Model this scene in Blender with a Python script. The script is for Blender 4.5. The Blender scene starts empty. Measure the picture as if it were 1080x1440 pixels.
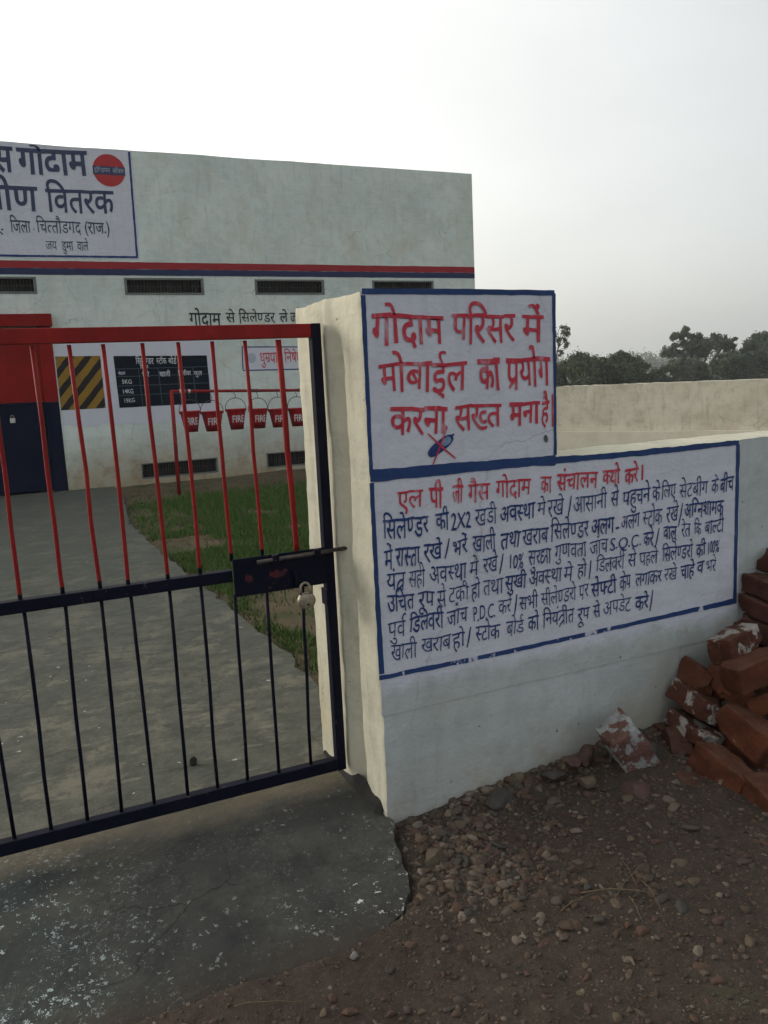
import bpy, bmesh, math, random
import numpy as np
from mathutils import Vector, Matrix, Euler, noise as mnoise

random.seed(7)
rng = np.random.default_rng(7)
R = math.radians
scene = bpy.context.scene
COL = scene.collection

# ------------------------------------------------------------------ camera
cd = bpy.data.cameras.new('camera')
cam = bpy.data.objects.new('camera', cd)
COL.objects.link(cam)
cd.sensor_fit = 'VERTICAL'
cd.sensor_height = 24.0
cd.lens = 24.0 * 1149.0 / 1440.0
cd.clip_start = 0.02
cd.clip_end = 6000
rx, ux, fx = (0.906, -0.4207, -0.0474), (0.11, 0.1257, 0.986), (0.4088, 0.8985, -0.1601)
cam.matrix_world = Matrix(((rx[0], ux[0], -fx[0], 0), (rx[1], ux[1], -fx[1], 0), (rx[2], ux[2], -fx[2], 1.5), (0, 0, 0, 1)))
scene.camera = cam

# ------------------------------------------------------------------ sky, sun, exposure
SUN_EL, SUN_AZ = R(14), R(-40)          # azimuth measured from +Y towards +X: low, ahead and to the left
world = bpy.data.worlds.new('World')
scene.world = world
world.use_nodes = True
wn = world.node_tree
wn.nodes.clear()
w_out = wn.nodes.new('ShaderNodeOutputWorld')
w_bg = wn.nodes.new('ShaderNodeBackground')
w_sky = wn.nodes.new('ShaderNodeTexSky')
w_sky.sky_type = 'NISHITA'
w_sky.sun_disc = False
w_sky.sun_elevation = SUN_EL
w_sky.sun_rotation = SUN_AZ
w_sky.air_density = 1.0
w_sky.dust_density = 6.0
w_sky.ozone_density = 1.0
w_hsv = wn.nodes.new('ShaderNodeHueSaturation')
w_hsv.inputs['Saturation'].default_value = 0.35
w_tc = wn.nodes.new('ShaderNodeTexCoord')
w_map = wn.nodes.new('ShaderNodeMapping')
w_map.inputs['Scale'].default_value = (1, 1, 2.4)
w_no = wn.nodes.new('ShaderNodeTexNoise')
w_no.inputs['Scale'].default_value = 1.7
w_no.inputs['Detail'].default_value = 5
w_mr = wn.nodes.new('ShaderNodeMapRange')
w_mr.inputs['From Min'].default_value = 0.35
w_mr.inputs['From Max'].default_value = 0.7
w_mr.inputs['To Min'].default_value = 0.93
w_mr.inputs['To Max'].default_value = 1.09
w_mul = wn.nodes.new('ShaderNodeVectorMath')
w_mul.operation = 'SCALE'
L = wn.links
L.new(w_tc.outputs['Generated'], w_map.inputs['Vector'])
L.new(w_map.outputs['Vector'], w_no.inputs['Vector'])
L.new(w_no.outputs['Fac'], w_mr.inputs['Value'])
L.new(w_sky.outputs['Color'], w_hsv.inputs['Color'])
L.new(w_mr.outputs['Result'], w_mul.inputs['Scale'])
# thin overcast: an even veil of cloud and dust over the clear-sky model
def vmath(op):
    n = wn.nodes.new('ShaderNodeVectorMath'); n.operation = op; return n
def fmath(op, v=None):
    n = wn.nodes.new('ShaderNodeMath'); n.operation = op
    if v is not None: n.inputs[1].default_value = v
    return n
w_nrm = vmath('NORMALIZE'); w_dot = vmath('DOT_PRODUCT')
w_dot.inputs[1].default_value = (math.sin(SUN_AZ) * math.cos(SUN_EL), math.cos(SUN_AZ) * math.cos(SUN_EL), math.sin(SUN_EL))
w_a1 = fmath('ADD', 1.0); w_h = fmath('MULTIPLY', 0.5); w_p = fmath('POWER', 2.5)
w_veil = wn.nodes.new('ShaderNodeMixRGB')
w_veil.inputs[1].default_value = (2.80, 3.02, 3.14, 1)
w_veil.inputs[2].default_value = (8.0, 7.6, 6.7, 1)
w_add = vmath('ADD')
L.new(w_tc.outputs['Generated'], w_nrm.inputs[0]); L.new(w_nrm.outputs[0], w_dot.inputs[0])
L.new(w_dot.outputs['Value'], w_a1.inputs[0]); L.new(w_a1.outputs[0], w_h.inputs[0]); L.new(w_h.outputs[0], w_p.inputs[0])
L.new(w_p.outputs[0], w_veil.inputs[0])
L.new(w_hsv.outputs['Color'], w_add.inputs[0]); L.new(w_veil.outputs[0], w_add.inputs[1])
L.new(w_add.outputs['Vector'], w_mul.inputs[0])
L.new(w_mul.outputs['Vector'], w_bg.inputs['Color'])
w_bg.inputs['Strength'].default_value = 0.13
L.new(w_bg.outputs['Background'], w_out.inputs['Surface'])

sd = bpy.data.lights.new('sun', 'SUN')
sd.energy = 0.8
sd.angle = R(25)
sd.color = (1.0, 0.93, 0.80)
sun = bpy.data.objects.new('sun', sd)
COL.objects.link(sun)
sdir = Vector((math.sin(SUN_AZ) * math.cos(SUN_EL), math.cos(SUN_AZ) * math.cos(SUN_EL), math.sin(SUN_EL)))
sun.rotation_euler = sdir.to_track_quat('Z', 'Y').to_euler()
sun.location = (-6, 8, 9)

scene.view_settings.view_transform = 'Standard'
scene.view_settings.look = 'None'
scene.view_settings.gamma = 1.0
scene.view_settings.use_curve_mapping = False
scene.view_settings.exposure = 0.06

# ------------------------------------------------------------------ helpers: objects
def wl(o):
    v = Vector((0, 0, 0))
    while o is not None:
        v = v + o.location
        o = o.parent
    return v

def link(name, me, mat, parent=None):
    o = bpy.data.objects.new(name, me)
    COL.objects.link(o)
    if mat is not None:
        me.materials.append(mat)
    if parent is not None:
        o.parent = parent
    return o

def mk(name, verts, faces, mat, parent=None, smooth=False):
    """verts in WORLD coordinates; stored relative to the parent"""
    off = wl(parent) if parent is not None else Vector((0, 0, 0))
    me = bpy.data.meshes.new(name)
    me.from_pydata([(v[0] - off.x, v[1] - off.y, v[2] - off.z) for v in verts], [], faces)
    if smooth:
        me.polygons.foreach_set('use_smooth', [True] * len(me.polygons))
    me.update()
    return link(name, me, mat, parent)

def mkbm(name, bm, mat, parent=None, smooth=False):
    off = wl(parent) if parent is not None else Vector((0, 0, 0))
    bmesh.ops.translate(bm, verts=bm.verts, vec=-off)
    me = bpy.data.meshes.new(name)
    bm.to_mesh(me)
    bm.free()
    if smooth:
        me.polygons.foreach_set('use_smooth', [True] * len(me.polygons))
    return link(name, me, mat, parent)

def tag(o, label=None, cat=None, group=None, kind=None):
    if label: o['label'] = label
    if cat: o['category'] = cat
    if group: o['group'] = group
    if kind: o['kind'] = kind
    return o

def thing(name, label, cat, loc=(0, 0, 0), group=None):
    o = bpy.data.objects.new(name, None)
    o.empty_display_size = 0.1
    o.location = loc
    COL.objects.link(o)
    return tag(o, label, cat, group)

class MB:
    """collects shapes into one mesh (world coordinates)"""
    def __init__(self):
        self.v = []; self.f = []
    def add(self, vs, fs):
        n = len(self.v)
        self.v += [tuple(v) for v in vs]
        self.f += [tuple(i + n for i in f) for f in fs]
    def box(self, a, b):
        x0, y0, z0 = a; x1, y1, z1 = b
        self.add([(x0, y0, z0), (x1, y0, z0), (x1, y1, z0), (x0, y1, z0), (x0, y0, z1), (x1, y0, z1), (x1, y1, z1), (x0, y1, z1)],
                 [(0, 3, 2, 1), (4, 5, 6, 7), (0, 1, 5, 4), (1, 2, 6, 5), (2, 3, 7, 6), (3, 0, 4, 7)])
    def tube(self, pts, rad, seg=10, cap=True):
        pts = [Vector(p) for p in pts]
        if not hasattr(rad, '__len__'): rad = [rad] * len(pts)
        rings = []
        up = Vector((0, 0, 1))
        d0 = (pts[1] - pts[0]).normalized()
        if abs(d0.z) > 0.9: up = Vector((1, 0, 0))
        n = d0.cross(up).normalized()
        vs, fs = [], []
        for i, p in enumerate(pts):
            a = pts[max(i - 1, 0)]; b = pts[min(i + 1, len(pts) - 1)]
            d = (b - a).normalized()
            n = (n - d * n.dot(d)).normalized()
            bi = d.cross(n)
            for k in range(seg):
                t = 2 * math.pi * k / seg
                vs.append(p + (n * math.cos(t) + bi * math.sin(t)) * rad[i])
        for i in range(len(pts) - 1):
            for k in range(seg):
                k2 = (k + 1) % seg
                fs.append((i * seg + k, i * seg + k2, (i + 1) * seg + k2, (i + 1) * seg + k))
        if cap:
            fs.append(tuple(range(seg - 1, -1, -1)))
            fs.append(tuple(range((len(pts) - 1) * seg, len(pts) * seg)))
        self.add(vs, fs)
    def obj(self, name, mat, parent=None, smooth=False, bevel=0):
        if bevel:
            bm = bmesh.new()
            vs = [bm.verts.new(v) for v in self.v]
            for f in self.f: bm.faces.new([vs[i] for i in f])
            bmesh.ops.recalc_face_normals(bm, faces=bm.faces)
            bmesh.ops.bevel(bm, geom=list(bm.edges), offset=bevel, segments=2, affect='EDGES', profile=0.5)
            return mkbm(name, bm, mat, parent, smooth)
        return mk(name, self.v, self.f, mat, parent, smooth)

def nz(x, y, z=0.0, s=1.0):
    return mnoise.noise(Vector((x * s, y * s, z * s)))

# ------------------------------------------------------------------ helpers: materials
def newmat(name, rough=0.8, metal=0.0, spec=0.2):
    m = bpy.data.materials.new(name)
    m.use_nodes = True
    nt = m.node_tree
    b = nt.nodes['Principled BSDF']
    b.inputs['Roughness'].default_value = rough
    b.inputs['Metallic'].default_value = metal
    b.inputs['Specular IOR Level'].default_value = spec
    return m, nt, b

def rgba(c): return (c[0], c[1], c[2], 1.0)

def coords(nt, scale=(1, 1, 1), rand=False, rot=(0, 0, 0)):
    tc = nt.nodes.new('ShaderNodeTexCoord')
    mp = nt.nodes.new('ShaderNodeMapping')
    mp.inputs['Scale'].default_value = scale
    mp.inputs['Rotation'].default_value = rot
    nt.links.new(tc.outputs['Object'], mp.inputs['Vector'])
    if rand:
        oi = nt.nodes.new('ShaderNodeObjectInfo')
        mu = nt.nodes.new('ShaderNodeMath'); mu.operation = 'MULTIPLY'
        mu.inputs[1].default_value = 37.0
        nt.links.new(oi.outputs['Random'], mu.inputs[0])
        cb = nt.nodes.new('ShaderNodeCombineXYZ')
        for k in 'XYZ': nt.links.new(mu.outputs[0], cb.inputs[k])
        nt.links.new(cb.outputs[0], mp.inputs['Location'])
    return mp.outputs['Vector']

def noise_fac(nt, scale, lo, hi, detail=6, stretch=(1, 1, 1), rand=False, amount=1.0, rough=0.6, rot=(0, 0, 0)):
    v = coords(nt, stretch, rand, rot)
    n = nt.nodes.new('ShaderNodeTexNoise')
    n.inputs['Scale'].default_value = scale
    n.inputs['Detail'].default_value = detail
    n.inputs['Roughness'].default_value = rough
    nt.links.new(v, n.inputs['Vector'])
    r = nt.nodes.new('ShaderNodeMapRange')
    r.inputs['From Min'].default_value = lo
    r.inputs['From Max'].default_value = hi
    r.inputs['To Max'].default_value = amount
    nt.links.new(n.outputs['Fac'], r.inputs['Value'])
    return r.outputs['Result']

def spot_fac(nt, scale, size, dens_scale, dlo, dhi, stretch=(1, 1, 1)):
    """scattered specks: voronoi cells, kept where a broad noise is high"""
    v = coords(nt, stretch)
    dn = nt.nodes.new('ShaderNodeTexNoise'); dn.inputs['Scale'].default_value = scale * 2.2; dn.inputs['Detail'].default_value = 3
    nt.links.new(v, dn.inputs['Vector'])
    mx = nt.nodes.new('ShaderNodeMixRGB'); mx.inputs['Fac'].default_value = 0.02
    mx.blend_type = 'LINEAR_LIGHT'
    nt.links.new(v, mx.inputs[1]); nt.links.new(dn.outputs['Color'], mx.inputs[2])
    vo = nt.nodes.new('ShaderNodeTexVoronoi'); vo.inputs['Scale'].default_value = scale
    nt.links.new(mx.outputs[0], vo.inputs['Vector'])
    sp = nt.nodes.new('ShaderNodeSeparateColor'); nt.links.new(vo.outputs['Color'], sp.inputs[0])
    th = nt.nodes.new('ShaderNodeMath'); th.operation = 'MULTIPLY'; th.inputs[1].default_value = size
    nt.links.new(sp.outputs[0], th.inputs[0])
    lt = nt.nodes.new('ShaderNodeMath'); lt.operation = 'LESS_THAN'
    nt.links.new(vo.outputs['Distance'], lt.inputs[0]); nt.links.new(th.outputs[0], lt.inputs[1])
    dens = noise_fac(nt, dens_scale, dlo, dhi)
    gt = nt.nodes.new('ShaderNodeMath'); gt.operation = 'LESS_THAN'
    nt.links.new(sp.outputs[1], gt.inputs[0]); nt.links.new(dens, gt.inputs[1])
    mu = nt.nodes.new('ShaderNodeMath'); mu.operation = 'MULTIPLY'
    nt.links.new(lt.outputs[0], mu.inputs[0]); nt.links.new(gt.outputs[0], mu.inputs[1])
    return mu.outputs[0]

def crack_fac(nt, scale, width, mscale, lo, hi):
    v = coords(nt)
    dn = nt.nodes.new('ShaderNodeTexNoise'); dn.inputs['Scale'].default_value = scale * 3; dn.inputs['Detail'].default_value = 6
    nt.links.new(v, dn.inputs['Vector'])
    mx = nt.nodes.new('ShaderNodeMixRGB'); mx.blend_type = 'LINEAR_LIGHT'; mx.inputs[0].default_value = 0.12
    nt.links.new(v, mx.inputs[1]); nt.links.new(dn.outputs['Color'], mx.inputs[2])
    vo = nt.nodes.new('ShaderNodeTexVoronoi'); vo.feature = 'DISTANCE_TO_EDGE'; vo.inputs['Scale'].default_value = scale
    nt.links.new(mx.outputs[0], vo.inputs['Vector'])
    r = nt.nodes.new('ShaderNodeMapRange'); r.inputs['From Min'].default_value = width; r.inputs['From Max'].default_value = 0.0
    nt.links.new(vo.outputs['Distance'], r.inputs['Value'])
    return mulf(nt, r.outputs['Result'], noise_fac(nt, mscale, lo, hi))

def axis_fac(nt, axis, a, b, wob=0.0, wscale=3.0):
    """0 at coordinate a, 1 at coordinate b, with a ragged border"""
    tc = nt.nodes.new('ShaderNodeTexCoord')
    s = nt.nodes.new('ShaderNodeSeparateXYZ'); nt.links.new(tc.outputs['Object'], s.inputs[0])
    val = s.outputs[axis]
    if wob:
        nf = noise_fac(nt, wscale, 0.25, 0.75)
        ma = nt.nodes.new('ShaderNodeMath'); ma.operation = 'MULTIPLY_ADD'
        ma.inputs[1].default_value = wob
        nt.links.new(nf, ma.inputs[0]); nt.links.new(val, ma.inputs[2]); val = ma.outputs[0]
    r = nt.nodes.new('ShaderNodeMapRange')
    r.inputs['From Min'].default_value = a; r.inputs['From Max'].default_value = b
    nt.links.new(val, r.inputs['Value'])
    return r.outputs['Result']

def mulf(nt, a, b):
    m = nt.nodes.new('ShaderNodeMath'); m.operation = 'MULTIPLY'
    nt.links.new(a, m.inputs[0])
    if isinstance(b, (int, float)): m.inputs[1].default_value = b
    else: nt.links.new(b, m.inputs[1])
    return m.outputs[0]

def mixc(nt, fac, a, b):
    m = nt.nodes.new('ShaderNodeMixRGB')
    if isinstance(fac, (int, float)): m.inputs[0].default_value = fac
    else: nt.links.new(fac, m.inputs[0])
    for i, c in ((1, a), (2, b)):
        if isinstance(c, (tuple, list)): m.inputs[i].default_value = rgba(c)
        else: nt.links.new(c, m.inputs[i])
    return m.outputs[0]

def bump(nt, b, layers, rand=False):
    """layers: (scale, strength, distance, detail)"""
    prev = None
    for sc, st, di, de in layers:
        v = coords(nt, (1, 1, 1), rand)
        n = nt.nodes.new('ShaderNodeTexNoise'); n.inputs['Scale'].default_value = sc; n.inputs['Detail'].default_value = de
        nt.links.new(v, n.inputs['Vector'])
        bp = nt.nodes.new('ShaderNodeBump'); bp.inputs['Strength'].default_value = st; bp.inputs['Distance'].default_value = di
        nt.links.new(n.outputs['Fac'], bp.inputs['Height'])
        if prev is not None: nt.links.new(prev, bp.inputs['Normal'])
        prev = bp.outputs['Normal']
    nt.links.new(prev, b.inputs['Normal'])

def setcol(nt, b, col):
    if isinstance(col, (tuple, list)): b.inputs['Base Color'].default_value = rgba(col)
    else: nt.links.new(col, b.inputs['Base Color'])

def plain(name, c1, c2=None, scale=8, rough=0.7, metal=0, spec=0.3, bmp=None, rand=False, lo=0.35, hi=0.7):
    m, nt, b = newmat(name, rough, metal, spec)
    setcol(nt, b, mixc(nt, noise_fac(nt, scale, lo, hi, rand=rand), c1, c2 or c1))
    if bmp: bump(nt, b, bmp, rand)
    return m

# ------------------------------------------------------------------ materials
def plaster_color(nt, base, dark, tint, stain, foot=None, drip=0.5):
    c = mixc(nt, noise_fac(nt, 1.7, 0.36, 0.66, detail=8, rough=.68), base, tint)
    c = mixc(nt, noise_fac(nt, 0.8, 0.48, 0.70, detail=8, rough=.7, amount=0.55), c, dark)
    c = mixc(nt, noise_fac(nt, 7, 0.50, 0.74, detail=8, rough=.7, amount=0.6), c, dark)
    c = mixc(nt, noise_fac(nt, 5, 0.54, 0.78, stretch=(3.0, 3.0, 0.35), amount=drip), c, dark)
    c = mixc(nt, noise_fac(nt, 9, 0.50, 0.72, stretch=(0.4, 0.4, 2.4), rot=(0, 0.3, 0), amount=0.35), c, tuple(min(1, k * 1.12) for k in base))
    c = mixc(nt, noise_fac(nt, 34, 0.58, 0.75, amount=0.4), c, dark)
    c = mixc(nt, mulf(nt, noise_fac(nt, 1.4, 0.52, 0.70, detail=8, rough=.7), 0.75), c, stain)
    c = mixc(nt, mulf(nt, crack_fac(nt, 1.3, 0.006, 0.9, 0.45, 0.6), 0.55), c, tuple(k * 0.4 for k in dark))
    c = mixc(nt, spot_fac(nt, 26, 0.13, 1.6, 0.42, 0.75), c, tuple(k * 0.35 for k in dark))
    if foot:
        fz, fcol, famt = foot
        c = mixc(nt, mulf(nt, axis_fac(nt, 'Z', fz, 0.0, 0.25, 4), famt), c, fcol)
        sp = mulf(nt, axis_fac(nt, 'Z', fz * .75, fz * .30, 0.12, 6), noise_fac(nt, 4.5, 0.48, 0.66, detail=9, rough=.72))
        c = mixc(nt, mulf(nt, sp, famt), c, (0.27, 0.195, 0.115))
    return c
def plaster_bump(nt, b):
    bump(nt, b, [(3.5, 0.5, 0.02, 5), (14, 0.35, 0.008, 6), (70, 0.45, 0.004, 5)])
def mat_plaster(name, *a, **k):
    m, nt, b = newmat(name, 0.92, 0, 0.2)
    setcol(nt, b, plaster_color(nt, *a, **k))
    plaster_bump(nt, b)
    return m

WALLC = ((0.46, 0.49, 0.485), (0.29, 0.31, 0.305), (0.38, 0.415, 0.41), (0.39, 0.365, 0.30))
M_WALL = mat_plaster('limewashed plaster', *WALLC, foot=(0.52, (0.25, 0.22, 0.17), 0.62))  # foot tone: splash dirt, deepened by vignette darkening painted into the colour
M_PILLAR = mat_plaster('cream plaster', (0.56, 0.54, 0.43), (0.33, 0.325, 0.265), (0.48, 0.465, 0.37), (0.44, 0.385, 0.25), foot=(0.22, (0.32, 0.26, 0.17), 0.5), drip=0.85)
M_BUILD = mat_plaster('building plaster', (0.64, 0.69, 0.65), (0.39, 0.43, 0.405), (0.53, 0.60, 0.565), (0.52, 0.49, 0.40), foot=(1.0, (0.30, 0.24, 0.14), 0.95), drip=0.75)
M_FARWALL = mat_plaster('weathered lime plaster', (0.80, 0.74, 0.60), (0.42, 0.38, 0.30), (0.66, 0.60, 0.46), (0.55, 0.44, 0.30), drip=0.9)

def mat_paint_patch(name, base, c2, wear, wear_amt=0.5):
    m, nt, b = newmat(name, 0.75, 0, 0.3)
    c = mixc(nt, noise_fac(nt, 3, 0.3, 0.7), base, c2)
    c = mixc(nt, noise_fac(nt, 6, 0.55, 0.8, stretch=(4, 4, 0.5), amount=wear_amt), c, wear)
    c = mixc(nt, noise_fac(nt, 40, 0.62, 0.75, amount=0.4), c, wear)
    setcol(nt, b, c)
    bump(nt, b, [(30, 0.25, 0.004, 5)])
    return m
def _panel(name, z0=None, z1=None):
    """sign white brushed on the plaster; thins out to the bare wall towards z1"""
    m, nt, b = newmat(name, 0.8, 0, 0.2)
    c = mixc(nt, noise_fac(nt, 3, 0.3, 0.7, detail=7), (0.58, 0.59, 0.65), (0.51, 0.52, 0.59))
    c = mixc(nt, noise_fac(nt, 10, 0.48, 0.75, stretch=(0.35, 1, 2.6), amount=0.45), c, (0.66, 0.67, 0.72))
    c = mixc(nt, noise_fac(nt, 6, 0.52, 0.78, stretch=(4, 4, 0.5), amount=0.55), c, (0.43, 0.44, 0.48))
    c = mixc(nt, noise_fac(nt, 4, 0.56, 0.74, detail=8, rough=.7, amount=0.6), c, (0.46, 0.47, 0.47))
    c = mixc(nt, noise_fac(nt, 45, 0.60, 0.75, amount=0.4), c, (0.42, 0.43, 0.47))
    c = mixc(nt, mulf(nt, crack_fac(nt, 1.3, 0.005, 0.9, 0.45, 0.6), 0.5), c, (0.2, 0.2, 0.21))
    if z0 is not None:
        w = plaster_color(nt, *WALLC, foot=(0.52, (0.25, 0.22, 0.17), 0.62))  # same foot: dirt plus the painted fall-off towards the bottom
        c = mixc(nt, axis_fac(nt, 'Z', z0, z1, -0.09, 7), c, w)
    setcol(nt, b, c)
    plaster_bump(nt, b)
    return m
M_PANEL = _panel('white sign paint')
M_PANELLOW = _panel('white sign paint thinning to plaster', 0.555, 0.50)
M_PATCH = mat_paint_patch('white wash patch', (0.58, 0.59, 0.65), (0.52, 0.53, 0.60), (0.48, 0.51, 0.51))

def mat_ink(name, col, thin, under, lo=0.56, hi=0.72, scale=30, amt=0.7, edge=None):
    m, nt, b = newmat(name, 0.65, 0, 0.3)
    c = mixc(nt, noise_fac(nt, 14, 0.3, 0.7), col, thin)
    c = mixc(nt, noise_fac(nt, scale, lo, hi, amount=amt, stretch=(1, 1, 0.4)), c, under)
    setcol(nt, b, c)
    return m
M_REDINK = mat_ink('red sign paint', (0.42, 0.018, 0.040), (0.50, 0.045, 0.07), (0.52, 0.40, 0.46), 0.54, 0.72, 26, 0.75)
M_NAVYINK = mat_ink('navy sign paint', (0.009, 0.028, 0.125), (0.018, 0.045, 0.165), (0.3, 0.32, 0.4), 0.60, 0.75, 40, 0.5)
M_BLUE = mat_ink('blue border paint', (0.010, 0.032, 0.115), (0.016, 0.048, 0.155), (0.18, 0.22, 0.32), 0.60, 0.75, 22, 0.5)
M_BLUEWORN = mat_ink('flaking blue border paint', (0.012, 0.035, 0.13), (0.02, 0.05, 0.16), (0.50, 0.51, 0.58), 0.595, 0.625, 15, 0.95)
M_BLACKINK = mat_ink('black sign paint', (0.02, 0.025, 0.03), (0.03, 0.035, 0.045), (0.3, 0.33, 0.33), 0.6, 0.75, 20, 0.4)
M_WHITEINK = plain('white lettering paint', (0.62, 0.64, 0.66), (0.5, 0.52, 0.55), 30)
M_FAINT = plain('faint lettering paint', (0.40, 0.42, 0.50), (0.33, 0.36, 0.45), 30)

def _red():
    m, nt, b = newmat('red gate enamel', 0.55, 0, 0.18)
    c = mixc(nt, noise_fac(nt, 6, 0.32, 0.68, detail=8), (0.26, 0.011, 0.010), (0.165, 0.007, 0.008))
    c = mixc(nt, noise_fac(nt, 30, 0.52, 0.72, stretch=(1, 1, .3), amount=.5), c, (0.32, 0.022, 0.016))
    c = mixc(nt, spot_fac(nt, 60, 0.34, 4, 0.50, 0.85), c, (0.045, 0.018, 0.014))
    setcol(nt, b, c); bump(nt, b, [(50, 0.3, 0.003, 4)])
    return m
M_RED = _red()
def _navy():
    m, nt, b = newmat('navy gate enamel', 0.55, 0, 0.10)
    c = mixc(nt, noise_fac(nt, 8, 0.3, 0.7), (0.0026, 0.0032, 0.0115), (0.004, 0.005, 0.015))
    c = mixc(nt, spot_fac(nt, 55, 0.3, 3, 0.52, 0.8), c, (0.10, 0.06, 0.04))
    setcol(nt, b, c)
    bump(nt, b, [(90, 0.15, 0.002, 3)])
    return m
M_NAVY = _navy()
M_REDDOOR = plain('red door enamel', (0.25, 0.010, 0.008), (0.17, 0.008, 0.007), 2.5, 0.7, 0, 0.08, [(5, 0.1, 0.01, 3)])
M_NAVYDOOR = plain('navy door enamel', (0.003, 0.005, 0.019), (0.005, 0.008, 0.026), 2.5, 0.7, 0, 0.05, [(5, 0.1, 0.01, 3)])
M_STRIPERED = plain('red stripe paint', (0.30, 0.016, 0.022), (0.24, 0.016, 0.022), 4, 0.7)
M_STRIPENAVY = plain('navy stripe paint', (0.014, 0.024, 0.075), (0.02, 0.03, 0.09), 4, 0.7)
M_STEEL = plain('worn padlock steel', (0.38, 0.34, 0.27), (0.20, 0.16, 0.12), 60, 0.45, 0.7, 0.5)
M_RODSTEEL = plain('dark rod steel', (0.05, 0.045, 0.05), (0.10, 0.075, 0.06), 50, 0.5, 0.4, 0.5)
M_BUCKET = plain('red bucket enamel', (0.40, 0.012, 0.018), (0.30, 0.010, 0.016), 12, 0.45, 0, 0.4)
M_DARK = plain('dark vent void', (0.012, 0.013, 0.014), (0.02, 0.02, 0.02), 4, 0.95)
M_GRILLE = plain('rusty grille', (0.028, 0.026, 0.024), (0.06, 0.052, 0.045), 20, 0.8)
M_VENTFRAME = plain('grey vent surround', (0.17, 0.18, 0.165), (0.11, 0.12, 0.11), 6, 0.9)
M_BOARD = plain('black stock board paint', (0.005, 0.008, 0.014), (0.008, 0.012, 0.020), 4, 0.8, 0, 0.08)
M_BOARDLINE = plain('thin board line', (0.045, 0.075, 0.11), (0.03, 0.055, 0.085), 8, 0.7)
M_LOGORED = plain('logo red paint', (0.42, 0.030, 0.035), (0.36, 0.028, 0.032), 6, 0.7)
M_WIRE = plain('dark wire', (0.05, 0.05, 0.055), (0.08, 0.075, 0.07), 30, 0.6, 0.3)
M_PLASTICWHITE = plain('white cord', (0.6, 0.6, 0.62), (0.5, 0.5, 0.52), 30, 0.7)

def _hazard():
    m, nt, b = newmat('yellow and black hazard paint', 0.7)
    tc = nt.nodes.new('ShaderNodeTexCoord')
    s = nt.nodes.new('ShaderNodeSeparateXYZ'); nt.links.new(tc.outputs['Object'], s.inputs[0])
    ma = nt.nodes.new('ShaderNodeMath'); ma.operation = 'MULTIPLY_ADD'; ma.inputs[1].default_value = -0.86
    nt.links.new(s.outputs['Z'], ma.inputs[0]); nt.links.new(s.outputs['X'], ma.inputs[2])
    wob = noise_fac(nt, 6, 0.2, 0.8, amount=0.03)
    ad = nt.nodes.new('ShaderNodeMath'); ad.operation = 'ADD'; nt.links.new(ma.outputs[0], ad.inputs[0]); nt.links.new(wob, ad.inputs[1])
    dv = nt.nodes.new('ShaderNodeMath'); dv.operation = 'DIVIDE'; dv.inputs[1].default_value = 0.262
    nt.links.new(ad.outputs[0], dv.inputs[0])
    fr = nt.nodes.new('ShaderNodeMath'); fr.operation = 'FRACT'; nt.links.new(dv.outputs[0], fr.inputs[0])
    lt = nt.nodes.new('ShaderNodeMath'); lt.operation = 'LESS_THAN'; lt.inputs[1].default_value = 0.46
    nt.links.new(fr.outputs[0], lt.inputs[0])
    y = mixc(nt, noise_fac(nt, 5, 0.3, 0.7), (0.28, 0.16, 0.02), (0.22, 0.125, 0.02))
    setcol(nt, b, mixc(nt, lt.outputs[0], y, (0.018, 0.014, 0.014)))
    return m
M_HAZARD = _hazard()

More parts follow.
